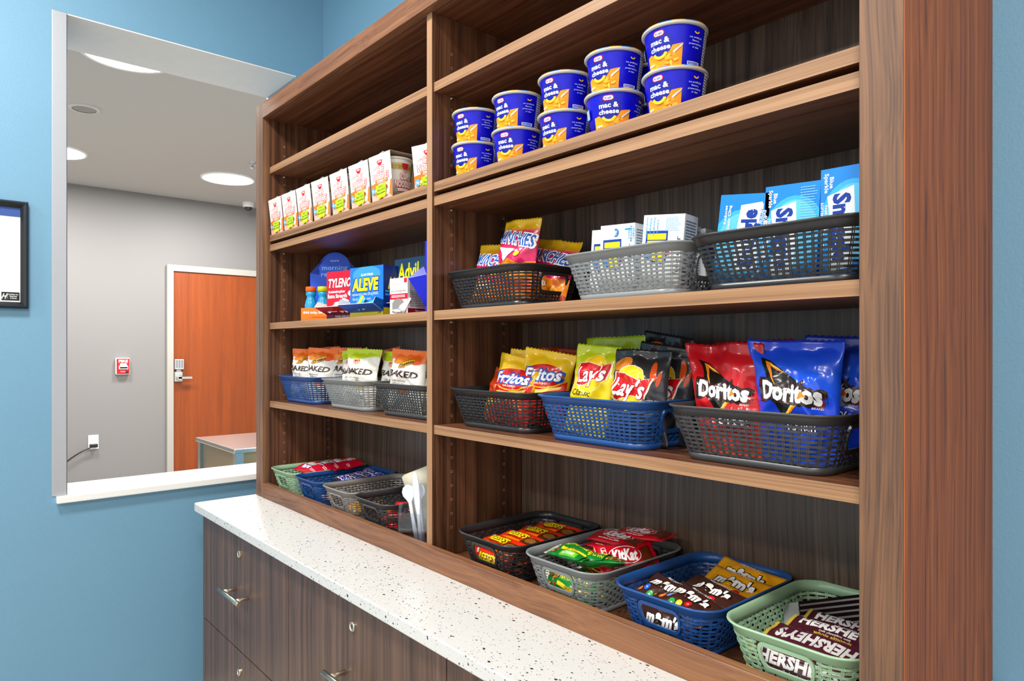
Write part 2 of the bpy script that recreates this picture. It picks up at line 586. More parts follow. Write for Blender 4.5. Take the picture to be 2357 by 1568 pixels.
MB().box(0, a0, 0.019, 0.006, a1, hh - 0.019).build('notice', PAPER, t)
MB().box(0.006, a0, hh - 0.046, 0.0068, a1, hh - 0.019).build('blue_header', NAVY, t)
MB().box(0.006, a1 - 0.045, 0.024, 0.0068, a1 - 0.002, 0.048).build('black_logo_block', M_BLACKF, t)
# ------------------------------------------------------------------ shelf unit
DF, DC, DS, DB = 0.852, 0.8715, 0.8768, 1.142      # face frame, carcass front, shelf edge, back panel
XL0, XL1 = -2.2861, -2.2306                        # left stile
XD0, XD1 = -1.2983, -1.2782                        # middle divider
XR0, XR1 = -0.3458, -0.2951                        # right stile
ZT0, ZT1 = Z(0.7587), Z(0.8096)
ZCT = Z(-0.4875)                                   # counter top
ZBF = Z(-0.473)                                    # floor of the lowest compartment
ZTR = Z(-0.4405)
SH = [Z(0.6007), Z(0.3755), Z(0.3437), Z(0.0863), Z(-0.171)]
ST_ = 0.0207
su = empty('shelf_unit', (-1.29, 1.0, ZCT))
tag(su, 'tall two-bay walnut shelf unit standing on the white countertop', 'shelf unit')
def part(bx, name, mat, parent=None, bev=0.0008, off=(-1.29, 1.0, ZCT)):
    bx.v = [(x - off[0], y - off[1], z - off[2]) for x, y, z in bx.v]
    o = bx.build(name, mat, su if parent is None else parent)
    if bev:
        bevel(o, bev, 1)
    return o
part(MB().box(XL0, DF, ZCT, XL1, DC, ZT1), 'stile', W_STILE)
part(MB().box(XR0, DF, ZCT, XR1 - 0.0013, DC, ZT1), 'stile', W_STILE)
part(MB().box(XL1, DF, ZT0, XR0, DC, ZT1), 'top_rail', W_RAIL)
part(MB().box(XL1, DF, ZCT, XR0, DC, ZTR), 'bottom_rail', W_RAIL)
sl = part(MB().box(XL1 - 0.019, DC, ZCT, XL1, DB + 0.012, ZT0 + 0.019), 'side_panel', W_CASE)
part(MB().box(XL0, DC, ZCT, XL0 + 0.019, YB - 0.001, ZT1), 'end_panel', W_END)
part(MB().box(XR0, DC, ZCT, XR0 + 0.019, DB + 0.012, ZT0 + 0.019), 'side_panel', W_CASE)
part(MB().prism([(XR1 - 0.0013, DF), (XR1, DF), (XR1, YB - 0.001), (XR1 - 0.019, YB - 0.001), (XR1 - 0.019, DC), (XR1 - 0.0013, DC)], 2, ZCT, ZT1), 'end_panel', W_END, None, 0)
dv = part(MB().box(XD0, DC + 0.001, ZBF, XD1, DB, ZT0), 'divider', W_CASE)
part(MB().box(XD0, DC, ZTR - 0.03, XD1, DC + 0.001, ZT0), 'divider_edge', W_EDGEZ, None, 0)
part(MB().box(XL1, DC, ZT0, XR0, DB + 0.012, ZT0 + 0.019), 'top_board', W_CASEX)
for x0, x1 in ((XL1, XD0), (XD1, XR0)):
    part(MB().box(x0, DC, ZCT + 0.0005, x1, DB, ZBF), 'bottom_board', W_CASEX)
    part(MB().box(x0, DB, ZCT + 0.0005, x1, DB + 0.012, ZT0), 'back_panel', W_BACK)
    for i, zt in enumerate(SH):
        sb = part(MB().box(x0 + 0.001, DS + 0.0012, zt - ST_, x1 - 0.001, DB - 0.001, zt), 'shelf_board', W_CASEX)
        part(MB().box(x0 + 0.001, DS, zt - ST_, x1 - 0.001, DS + 0.0012, zt), 'edge_band', W_EDGE, sb, 0)
        if i != 1:
            for xx, sg in ((x0, 1), (x1, -1)):
                for yy in (0.9256, 1.0832):
                    pn = MB().cyl((xx, yy, zt - ST_ - 0.0032), (xx + sg * 0.009, yy, zt - ST_ - 0.0032), 0.0026, n=10)
                    pn.box(min(xx, xx + sg * 0.002), yy - 0.004, zt - ST_ - 0.007, max(xx, xx + sg * 0.002), yy + 0.004, zt - ST_ - 0.0005)
                    part(pn, 'shelf_pin', M_NICKEL, sb, 0)
for xx, par in ((XL1, sl), (XD1, dv)):
    hb, hd = MB(), MB()
    k = 0
    zz = Z(-0.41)
    while zz < ZT0 - 0.05:
        if all(not (s - ST_ - 0.008 < zz < s + 0.004) for s in SH):
            for yy in (0.9256, 1.0832):
                hd.cyl((xx, yy, zz), (xx + 0.0004, yy, zz), 0.0027, n=10)  # flat disc, not a bore: the shade inside the hole is its dark colour
                hb.lathe([(0.0022, 0.0), (0.0030, 0.0)], 12)
                n = 24
                hb.v[-n:] = [(xx + 0.0006, yy + p[0], zz + p[1]) for p in hb.v[-n:]]
        zz += 0.032
    part(hd, 'pin_hole_row', M_DARK, par, 0)['kind'] = 'stuff'
    part(hb, 'pin_hole_rim_row', M_HOLE, par, 0)['kind'] = 'stuff'

# ------------------------------------------------------------------ countertop and drawer cabinets
CY0, CX0, CX1 = 0.657, -2.297, -0.27
r = 0.014
pts = [(CX1, CY0), (CX1, YB - 0.001), (CX0, YB - 0.001)]
for i in range(7):
    a = math.pi + (math.pi / 2) * i / 6
    pts.append((CX0 + r + r * math.cos(a), CY0 + r + r * math.sin(a)))
b = MB().prism(pts, 2, -0.0245, 0.0)
t = b.build('countertop', M_QUARTZ, None, loc=(0, 0, ZCT))
bevel(t, 0.002, 2)
tag(t, 'white speckled stone countertop running under the shelf unit', 'countertop')
zu, zs, zl = ZCT - 0.0255, Z(-0.842), 0.085
cx = [-2.26, -1.604, -0.947, -0.290]
lab = ['drawer cabinet at the left end, beside the blue wall, with two locks in view', 'middle drawer cabinet with one lock and a handle at the lower picture edge', 'right drawer cabinet, only its top corner showing below the counter']
for i in range(3):
    x0, x1 = cx[i], cx[i + 1]
    xm = (x0 + x1) / 2
    t = empty('drawer_cabinet', (xm, 0.9, 0))
    tag(t, lab[i], 'cabinet', 'walnut drawer cabinets under the countertop')
    def pb(bx, name, mat, par, bev=0.0008):
        bx.v = [(x - xm, y - 0.9, z) for x, y, z in bx.v]
        o = bx.build(name, mat, par, smooth=False)
        if bev: bevel(o, bev, 1)
        return o
    pb(MB().box(x0, 0.696, zl, x1, YB - 0.002, zu), 'carcass', W_DRAWER, t)
    pb(MB().box(x0, 0.75, 0.0, x1, YB - 0.002, zl), 'toe_kick', M_DARK, t)
    for z0, z1 in ((zs + 0.0015, zu - 0.002), (zl + 0.002, zs - 0.0015)):
        d = pb(MB().box(x0 + 0.0015, 0.675, z0, x1 - 0.0015, 0.6945, z1), 'drawer_front', W_DRAWER, t)
        zh = z1 - 0.163
        hx = xm + 0.012
        h = pb(MB().cyl((hx - 0.078, 0.640, zh), (hx + 0.078, 0.640, zh), 0.006, n=20), 'bar_handle', M_NICKEL, d)
        for q in h.data.polygons: q.use_smooth = len(q.vertices) == 4
        for sx in (-0.048, 0.048):
            pp = pb(MB().cyl((hx + sx, 0.642, zh), (hx + sx, 0.675, zh), 0.005, n=16), 'handle_post', M_NICKEL, h)
            for q in pp.data.polygons: q.use_smooth = len(q.vertices) == 4
        lx, lz = xm, z1 - 0.056
        lk = MB().lathe([(0.0105, 0.0), (0.0105, 0.003), (0.0095, 0.0045), (0.008, 0.0045), (0.0072, 0.003), (0.0001, 0.003)], 24)
        lk.v = [(lx + p[0], 0.675 - p[2], lz + p[1]) for p in lk.v]
        lk.f = [q[::-1] for q in lk.f]
        lo = pb(lk, 'cam_lock', M_NICKEL, d, 0)
        pb(MB().box(lx - 0.0008, 0.6712, lz - 0.004, lx + 0.0008, 0.6722, lz + 0.004), 'key_slot', M_DARK, lo, 0)
# ------------------------------------------------------------------ print on card and film
M_CARD = printed('printed_card', 0.38, 0.05, spec=0.3)
M_FILM = printed('printed_film', 0.22, 0.22, spec=0.4)
M_MATTE = printed('printed_matte_film', 0.42, 0.1)
M_LINE = printed('bare_card', 0.6)

class Surf:
    """a gridded sheet in 3-D: P[row][column], u runs along columns, v along rows; front side is du x dv"""
    def __init__(s, P):
        s.P = np.asarray(P, float)
        s.nv, s.nu = s.P.shape[0] - 1, s.P.shape[1] - 1
        du = np.gradient(s.P, axis=1)
        dv = np.gradient(s.P, axis=0)
        n = np.cross(du, dv)
        l = np.linalg.norm(n, axis=2, keepdims=True)
        s.N = n / np.maximum(l, 1e-12)
    def at(s, u, v, off):
        u = np.clip(u, 0, 1) * s.nu
        v = np.clip(v, 0, 1) * s.nv
        i = np.minimum(u.astype(int), s.nu - 1)
        j = np.minimum(v.astype(int), s.nv - 1)
        a, b = (u - i)[:, None], (v - j)[:, None]
        lo = (a + b) <= 1
        def il(A):
            return np.where(lo, A[j, i] + a * (A[j, i + 1] - A[j, i]) + b * (A[j + 1, i] - A[j, i]),
                            A[j + 1, i + 1] + (1 - a) * (A[j + 1, i] - A[j + 1, i + 1]) + (1 - b) * (A[j, i + 1] - A[j + 1, i + 1]))
        n = il(s.N)
        n = n / np.maximum(np.linalg.norm(n, axis=1, keepdims=True), 1e-12)
        return il(s.P) + n * off[:, None]

_tx = {}
def text_shape(body, bold=0.0):
    k = (body, round(bold, 3))
    if k not in _tx:
        cu = bpy.data.curves.new('t', 'FONT')
        cu.body = body
        cu.resolution_u = 2
        cu.offset = bold
        cu.align_x = 'CENTER'
        cu.space_character = 1.0 + bold * 0.8
        ob = bpy.data.objects.new('t', cu)
        me = ob.to_mesh()
        V = np.array([(p.co.x, p.co.y) for p in me.vertices]).reshape(-1, 2)
        F = [tuple(p.vertices) for p in me.polygons]
        ob.to_mesh_clear()
        bpy.data.objects.remove(ob)
        bpy.data.curves.remove(cu)
        _tx[k] = (V, F)
    return _tx[k]

def clip_half(poly, ax, val, keep_less):
    out = []
    n = len(poly)
    for i in range(n):
        a, b = poly[i], poly[(i + 1) % n]
        ia = (a[ax] <= val) if keep_less else (a[ax] >= val)
        ib = (b[ax] <= val) if keep_less else (b[ax] >= val)
        if ia: out.append(a)
        if ia != ib:
            d = b[ax] - a[ax]
            t = (val - a[ax]) / d
            q = [a[0] + (b[0] - a[0]) * t, a[1] + (b[1] - a[1]) * t]
            q[ax] = val
            out.append(tuple(q))
    return out

class Art:
    """flat artwork on a sheet of width 1 and height A (same unit)"""
    def __init__(s, A):
        s.A, s.items, s.layer = A, [], 0
    def raw(s, V, F, c):
        s.layer += 1
        s.items.append((V, F, hexc(c) if isinstance(c, str) else c, s.layer))
        return s
    def poly(s, pts, c):
        tri = geometry.tessellate_polygon([[Vector((p[0], p[1], 0)) for p in pts]])
        F = []
        for t in tri:
            a, b, d = (pts[i] for i in t)
            ar = (b[0] - a[0]) * (d[1] - a[1]) - (b[1] - a[1]) * (d[0] - a[0])
            F.append(tuple(t) if ar > 0 else tuple(t)[::-1])
        return s.raw(np.array(pts, float), F, c)
    def rect(s, x0, y0, x1, y1, c):
        return s.poly([(x0, y0), (x1, y0), (x1, y1), (x0, y1)], c)
    def ell(s, cx, cy, rx, ry, c, rot=0, n=20, a0=0, a1=2 * math.pi):
        p = []
        full = abs(a1 - a0 - 2 * math.pi) < 1e-6
        m = n if full else n + 1
        for i in range(m):
            t = a0 + (a1 - a0) * i / n
            x, y = rx * math.cos(t), ry * math.sin(t)
            p.append((cx + x * math.cos(rot) - y * math.sin(rot), cy + x * math.sin(rot) + y * math.cos(rot)))
        return s.poly(p, c)
    def rrect(s, x0, y0, x1, y1, r, c):
        p = []
        for (x, y, a) in ((x1 - r, y0 + r, -90), (x1 - r, y1 - r, 0), (x0 + r, y1 - r, 90), (x0 + r, y0 + r, 180)):
            for i in range(5):
                t = math.radians(a + 90 * i / 4)
                p.append((x + r * math.cos(t), y + r * math.sin(t)))
        return s.poly(p, c)
    def arc(s, cx, cy, r0, r1, a0, a1, c, n=10):
        p = [(cx + r1 * math.cos(a0 + (a1 - a0) * i / n), cy + r1 * math.sin(a0 + (a1 - a0) * i / n)) for i in range(n + 1)]
        p += [(cx + r0 * math.cos(a1 + (a0 - a1) * i / n), cy + r0 * math.sin(a1 + (a0 - a1) * i / n)) for i in range(n + 1)]
        return s.poly(p, c)
    def text(s, body, cx, cy, h, c, w=None, bold=0.02, shear=0.0, rot=0.0, outline=None, warp=None):
        """h: height of the capitals; w: squeeze or stretch to this width; outline: list of (extra, colour)"""
        for ex, cc in (list(outline or []) + [(0, c)]):
            V, F = text_shape(body, bold + ex)
            V0, _ = text_shape(body, bold)
            if len(V0) == 0: return s
            x0, x1 = V0[:, 0].min(), V0[:, 0].max()
            k = h / 0.70
            kx = k if w is None else w / max(x1 - x0, 1e-6)
            xm = (x0 + x1) / 2
            Q = np.empty_like(V)
            Q[:, 0] = (V[:, 0] - xm) * kx + V[:, 1] * k * shear
            Q[:, 1] = (V[:, 1] - 0.35) * k
            Q[:, 0] -= 0.35 * k * shear
            if warp is not None:
                Q = np.array([warp(x, y) for x, y in Q])
            cr, sr = math.cos(rot), math.sin(rot)
            R = np.empty_like(Q)
            R[:, 0] = cx + Q[:, 0] * cr - Q[:, 1] * sr
            R[:, 1] = cy + Q[:, 0] * sr + Q[:, 1] * cr
            s.raw(R, F, cc)
        return s
    def lines(s, x0, y0, x1, y1, n, c, fill=0.5, seed=1, gap=0.25):
        """rows of tiny print too small to read"""
        rr = random.Random(seed)
        V, F = [], []
        dy = (y1 - y0) / n
        for i in range(n):
            y = y1 - (i + 0.5) * dy
            x = x0
            xe = x1 - rr.random() * gap * (x1 - x0)
            while x < xe:
                w = (0.05 + rr.random() * 0.12) * (x1 - x0)
                e = min(x + w, xe)
                b = len(V)
                V += [(x, y - dy * fill / 2), (e, y - dy * fill / 2), (e, y + dy * fill / 2), (x, y + dy * fill / 2)]
                F.append((b, b + 1, b + 2, b + 3))
                x = e + 0.02 * (x1 - x0)
        return s.raw(np.array(V), F, c)
    def xf(s, kx, ky, dx, dy):
        for V, F, c, ly in s.items:
            V[:, 0] = dx + kx * V[:, 0]
            V[:, 1] = dy + ky * V[:, 1]
        return s
    def emit(s, surf, off=0.0003, step=0.00007, window=(0, 0, 1, None), place=None):
        """-> verts, faces, colours. place=(u0,v0,u1,v1): part of the surface the sheet covers"""
        A = s.A
        u0, v0, u1, v1 = place or (0, 0, 1, 1)
        UV, OFF, faces, cols = [], [], [], []
        nu, nv = surf.nu, surf.nv
        for V, F, c, ly in s.items:
            idx = {}
            for f in F:
                poly = [(u0 + (u1 - u0) * V[i][0], v0 + (v1 - v0) * V[i][1] / A) for i in f]
                xs = [p[0] for p in poly]
                ys = [p[1] for p in poly]
                if max(xs) < u0 or min(xs) > u1 or max(ys) < v0 or min(ys) > v1: continue
                for ax, lo, hi in ((0, u0, u1), (1, v0, v1)):
                    if min(p[ax] for p in poly) < lo: poly = clip_half(poly, ax, lo, False)
                    if len(poly) < 3: break
                    if max(p[ax] for p in poly) > hi: poly = clip_half(poly, ax, hi, True)
                    if len(poly) < 3: break
                if len(poly) < 3: continue
                polys = [poly]
                for ax, n in ((0, nu), (1, nv)):
                    nxt = []
                    for q in polys:
                        a = int(math.floor(min(p[ax] for p in q) * n + 1e-7))
                        b = int(math.ceil(max(p[ax] for p in q) * n - 1e-7))
                        rest = q
                        for k in range(a + 1, b):
                            l = clip_half(rest, ax, k / n, True)
                            if len(l) >= 3: nxt.append(l)
                            rest = clip_half(rest, ax, k / n, False)
                            if len(rest) < 3: break
                        if len(rest) >= 3: nxt.append(rest)
                    polys = nxt
                if nu > 1 or nv > 1:
                    nxt = []
                    for q in polys:
                        ci = math.floor(sum(p[0] for p in q) / len(q) * nu)
                        cj = math.floor(sum(p[1] for p in q) / len(q) * nv)
                        d = [p[0] * nu - ci + p[1] * nv - cj - 1 for p in q]
                        if min(d) > -1e-6 or max(d) < 1e-6:
                            nxt.append(q)
                            continue
                        for sg in (1, -1):
                            out = []
                            for k in range(len(q)):
                                l = (k + 1) % len(q)
                                if d[k] * sg >= 0: out.append(q[k])
                                if d[k] * d[l] < 0:
                                    t = d[k] / (d[k] - d[l])
                                    out.append((q[k][0] + (q[l][0] - q[k][0]) * t, q[k][1] + (q[l][1] - q[k][1]) * t))
                            if len(out) >= 3: nxt.append(out)
                    polys = nxt
                for q in polys:
                    g = []
                    for p in q:
                        kk = (round(p[0], 5), round(p[1], 5))
                        if kk not in idx:
                            idx[kk] = len(UV)
                            UV.append(p)
                            OFF.append(off + ly * step)
                        if not g or g[-1] != idx[kk]: g.append(idx[kk])
                    if len(g) > 2 and g[0] == g[-1]: g.pop()
                    if len(set(g)) == len(g) and len(g) >= 3:
                        faces.append(tuple(g))
                        cols.append(c)
        if not UV: return [], [], []
        UV = np.array(UV)
        P = surf.at(UV[:, 0], UV[:, 1], np.array(OFF))
        return P.tolist(), faces, cols

def decal(name, pairs, mat, parent, smooth=True):
    """pairs: list of (art, surf[, place])"""
    V, F, C = [], [], []
    for p in pairs:
        v, f, c = p[0].emit(p[1], place=p[2] if len(p) > 2 else None)
        b = len(V)
        V += v
        F += [tuple(i + b for i in q) for q in f]
        C += c
    return mk(name, V, F, mat, parent, C, smooth)

def dup(o, parent=None):
    c = o.copy()
    col.objects.link(c)
    if parent is not None: c.parent = parent
    for ch in list(o.children): dup(ch, c)
    return c

def flat(x0, z0, x1, z1, y):
    """front panel facing -y"""
    return Surf([[(x0, y, z0), (x1, y, z0)], [(x0, y, z1), (x1, y, z1)]])
def flat_side(y0, z0, y1, z1, x):
    """right panel facing +x"""
    return Surf([[(x, y0, z0), (x, y1, z0)], [(x, y0, z1), (x, y1, z1)]])
def flat_top(x0, y0, x1, y1, z):
    return Surf([[(x0, y0, z), (x1, y0, z)], [(x0, y1, z), (x1, y1, z)]])

# ------------------------------------------------------------------ woven plastic baskets
BL, BW, BH = 0.268, 0.196, 0.085            # rim length, rim width, height
NPL, NPS, NPC = 16, 10, 4                    # weave pitches on long side, short side, corner
SPP = 4                                     # samples per pitch
def basket_path():
    """unit list of (kind, fraction) samples, starts at the middle of the front long side start"""
    out = []
    for side in range(4):
        n = (NPL if side % 2 == 0 else NPS) * SPP
        out += [('s', side, i / n) for i in range(n)]
        m = NPC * SPP
        out += [('c', side, i / m) for i in range(m)]
    return out
BPATH = basket_path()
NB = len(BPATH)
def bpt(i, h, off=0.0):
    k, side, t = BPATH[i % NB]
    a, b = 0.110 + 0.024 * h, 0.072 + 0.024 * h
    r = 0.030 + 0.010 * h
    cs = [(a - r, -b + r), (a - r, b - r), (-a + r, b - r), (-a + r, -b + r)]      # corner centres after side 0..3
    nrm = [(0, -1), (1, 0), (0, 1), (-1, 0)]
    if k == 's':
        p0 = cs[side - 1]
        p1 = cs[side]
        n = nrm[side]
        x = p0[0] + (p1[0] - p0[0]) * t + n[0] * (r + off)
        y = p0[1] + (p1[1] - p0[1]) * t + n[1] * (r + off)
    else:
        c = cs[side]
        an = -math.pi / 2 + side * math.pi / 2 + t * math.pi / 2
        x = c[0] + math.cos(an) * (r + off)
        y = c[1] + math.sin(an) * (r + off)
    return (x, y, h * BH)
def in_handle(i):
    k, side, t = BPATH[i % NB]
    return k == 's' and side % 2 == 1 and 0.10 < t < 0.90
H_HAND = (0.40, 0.76)
def basket_meshes():
    # weave
    b = MB()
    rows = 9
    h0, h1 = 0.135, 0.815
    dh = (h1 - h0) / rows
    bh = dh * 0.56
    th = 0.0017
    for rw in range(rows):
        hc = h0 + (rw + 0.5) * dh
        runs = []
        cut = [in_handle(i) and H_HAND[0] - 0.05 < hc < H_HAND[1] + 0.05 for i in range(NB)]
        if not any(cut):
            runs.append((list(range(NB)), True))
        else:
            st = next(i for i in range(NB) if cut[i] and not cut[(i + 1) % NB])
            cur = []
            for k in range(1, NB + 1):
                i = (st + k) % NB
                if cut[i]:
                    if cur: runs.append((cur, False))
                    cur = []
                else: cur.append(i)
            if cur: runs.append((cur, False))
        for run, closed in runs:
            v = []
            for i in run:
                ph = math.pi * (i / SPP + 0.5 + rw)
                o = 0.0013 * math.sin(ph)
                lo, hi = hc - bh / 2, hc + bh / 2
                v += [bpt(i, lo, o + th / 2), bpt(i, hi, o + th / 2), bpt(i, hi, o - th / 2), bpt(i, lo, o - th / 2)]
            n = len(run)
            f = []
            for q in range(n if closed else n - 1):
                w = (q + 1) % n
                for e in range(4):
                    g = (e + 1) % 4
                    f.append((q * 4 + e, w * 4 + e, w * 4 + g, q * 4 + g))
            if not closed:
                f += [(0, 1, 2, 3), ((n - 1) * 4 + 3, (n - 1) * 4 + 2, (n - 1) * 4 + 1, (n - 1) * 4)]
            b.add(v, f)
    # upright double strands
    for p in range(NB // SPP):
        i0 = p * SPP + SPP // 2
        segs = [(0.10, 0.86)]
        if in_handle(i0): segs = [(0.10, H_HAND[0] - 0.02)]
        for s0, s1 in segs:
            for side in (-1, 1):
                v = []
                n = max(3, int((s1 - s0) / dh * 2) + 1)
                for q in range(n):
                    h = s0 + (s1 - s0) * q / (n - 1)
                    rwf = (h - h0) / dh - 0.5
                    o = -0.0013 * math.sin(math.pi * (i0 / SPP + 0.5)) * math.cos(math.pi * rwf)
                    A, B2 = Vector(bpt(i0, h, o + 0.0008)), Vector(bpt(i0, h, o - 0.0008))
                    tg = (Vector(bpt(i0 + 1, h)) - Vector(bpt(i0 - 1, h))).normalized()
                    e0, e1 = tg * (side * 0.0005), tg * (side * 0.0019)
                    v += [A + e0, A + e1, B2 + e1, B2 + e0]
                f = []
                for q in range(n - 1):
                    for e in range(4):
                        g = (e + 1) % 4
                        f.append((q * 4 + e, q * 4 + g, q * 4 + 4 + g, q * 4 + 4 + e))
                b.add(v, f)
    weave = (b.v, b.f)
    def sweep(prof, step=2):
        ids = list(range(0, NB, step))
        v = []
        for i in ids:
            for h, o in prof: v.append(bpt(i, h, o))
        m, n = len(prof), len(ids)
        f = []
        for q in range(n):
            w = (q + 1) % n
            for e in range(m):
                g = (e + 1) % m
                f.append((q * m + e, w * m + e, w * m + g, q * m + g))
        return v, f
    rim = sweep([(0.815, 0.0012), (0.93, 0.0016), (0.955, 0.0045), (0.975, 0.0062), (1.0, 0.0050), (1.0, 0.0025), (0.985, 0.0005), (0.93, -0.0010), (0.815, -0.0010)])
    base = sweep([(0.0, 0.0), (0.015, 0.0016), (0.135, 0.0016), (0.135, -0.0012), (0.03, -0.0012), (0.03, -0.004), (0.0, -0.004)])
    bv, bf = list(base[0]), list(base[1])
    n0 = len(bv)
    ids = list(range(0, NB, 2))
    for hh in (0.004, 0.03):
        bv += [bpt(i, hh, -0.003)[:2] + (hh * BH,) for i in ids]
    n = len(ids)
    bf.append(tuple(range(n0 + n, n0 + 2 * n)))
    bf.append(tuple(range(n0, n0 + n))[::-1])
    # handle frames on both short sides, with a solid web up to the rim
    frames = []
    for side in (1, 3):
        base_i = sum([(NPL if s % 2 == 0 else NPS) * SPP + NPC * SPP for s in range(side)])
        nS = NPS * SPP
        def P(t, h, off):
            i = t * nS
            a = int(math.floor(i))
            fr = i - a
            p, q = Vector(bpt(base_i + a, h, off)), Vector(bpt(base_i + a + 1, h, off))
            return p.lerp(q, fr)
        inner, outer = [], []
        t0, t1, g0, g1 = 0.15, 0.85, H_HAND[0], H_HAND[1]
        rt, rg = 0.085, 0.13
        for (tc, hc, a) in ((t1 - rt, g0 + rg, -90), (t1 - rt, g1 - rg, 0), (t0 + rt, g1 - rg, 90), (t0 + rt, g0 + rg, 180)):
            for i in range(6):
                an = math.radians(a + 18 * i)
                inner.append((tc + rt * math.cos(an), hc + rg * math.sin(an)))
                outer.append((tc + (rt + 0.042) * math.cos(an), hc + (rg + 0.075) * math.sin(an)))
        v, f = [], []
        prof = [(inner, -0.0015), (inner, 0.0026), (outer, 0.0026), (outer, -0.0015)]
        for path, off in prof: v += [P(t, h, off) for t, h in path]
        n = len(inner)
        for e in range(4):
            g = (e + 1) % 4
            for i in range(n):
                j = (i + 1) % n
                f.append((e * n + i, e * n + j, g * n + j, g * n + i))
        frames.append((v, f))
    return weave, rim, (bv, bf), frames
def plast(name, c, rough=0.33):
    return plain(name, c, rough, spec=0.5)
PLASTIC = {'black': plast('black_basket_plastic', '#2b2c2e', 0.30), 'charcoal': plast('charcoal_basket_plastic', '#3c3d3f', 0.36), 'grey': plast('grey_basket_plastic', '#878b8c'), 'taupe': plast('warm_grey_basket_plastic', '#8d8a86'),
           'blue': plast('blue_basket_plastic', '#1d4c8c'), 'green': plast('sage_basket_plastic', '#9dc09c')}
_bm = basket_meshes()
_bdata = {}
for nm, (v, f) in (('weave', _bm[0]), ('rim', _bm[1]), ('base_tray', _bm[2]), ('h0', _bm[3][0]), ('h1', _bm[3][1])):
    me = bpy.data.meshes.new(nm)
    me.from_pydata([tuple(p) for p in v], [], f)
    me.materials.append(None)
    if nm in ('rim', 'base_tray'):
        me.polygons.foreach_set('use_smooth', [len(p.vertices) == 4 for p in me.polygons])
    me.update()
    _bdata[nm] = me
def basket(x, y, z, rot, colr, label, group, sx=1.0):
    t = empty('woven_basket', (x, y, z), (0, 0, math.radians(rot)))
    t.scale = (1, sx, 1)
    tag(t, label, 'basket', group)
    for key, nm in (('rim', 'rim'), ('base_tray', 'base_tray'), ('weave', 'woven_wall'), ('h0', 'handle_frame'), ('h1', 'handle_frame')):
        o = bpy.data.objects.new(nm, _bdata[key])
        col.objects.link(o)
        o.parent = t
        o.material_slots[0].link = 'OBJECT'
        o.material_slots[0].material = PLASTIC[colr]
        if nm == 'woven_wall': o['kind'] = 'stuff'
    return t
# shelf floors
F_U, F_S2, F_S1, F_B = SH[1], SH[3], SH[4], ZBF
YL_ = 0.988                                  # depth position of baskets with their long side to the front
G2, G1, GB = 'woven baskets on the shelf of laundry boxes', 'woven baskets on the chip bag shelf', 'woven baskets in the lowest compartments'
basket(-1.134, YL_ + 0.002, F_S2, 0, 'black', 'black woven basket holding pink snack bags, next to the shelf divider', G2)
basket(-0.764, YL_, F_S2, 0, 'grey', 'grey woven basket holding white detergent boxes', G2)
basket(-0.482, YL_ - 0.008, F_S2, 0, 'black', 'black woven basket holding light blue fabric softener boxes', G2)
basket(-1.120, YL_, F_S1, 0, 'black', 'black woven basket holding yellow and red corn chip bags', G1)
basket(-0.826, YL_ - 0.008, F_S1, 0, 'blue', 'blue woven basket holding yellow and black potato chip bags', G1)
basket(-0.522, YL_ - 0.010, F_S1, 0, 'charcoal', 'charcoal woven basket holding red and blue tortilla chip bags', G1)
YS_ = 1.0065
basket(-1.100, YS_, F_B, 90, 'black', 'black woven basket of orange peanut butter cup packs', GB)
basket(-0.885, YS_, F_B, 90, 'grey', 'grey woven basket of green granola bars and red wafer bars', GB)
basket(-0.660, YS_, F_B, 90, 'blue', 'blue woven basket of brown and yellow chocolate candy pouches', GB)
basket(-0.452, YS_, F_B, 90, 'green', 'sage green woven basket of dark chocolate bars by the right post', GB)
basket(-2.086, YL_, F_S1, 0, 'blue', 'blue woven basket of orange-topped baked snack bags, far left', G1)
basket(-1.766, YL_, F_S1, 0, 'grey', 'grey woven basket of green-topped baked chip bags', G1)
basket(-1.466, YL_, F_S1, 0, 'charcoal', 'charcoal woven basket of baked snack bags left of the divider', G1)
basket(-2.134, YS_, F_B, 90, 'green', 'sage green woven basket under the far left corner of the shelves', GB, 0.955)
basket(-1.945, YS_, F_B, 90, 'blue', 'blue woven basket of dark candy bars in the lower left compartment', GB, 0.955)
basket(-1.756, YS_, F_B, 90, 'taupe', 'warm grey woven basket, nearly empty, in the lower left compartment', GB, 0.955)
basket(-1.567, YS_, F_B, 90, 'charcoal', 'charcoal woven basket of red candies beside the clear cutlery holder', GB, 0.955)
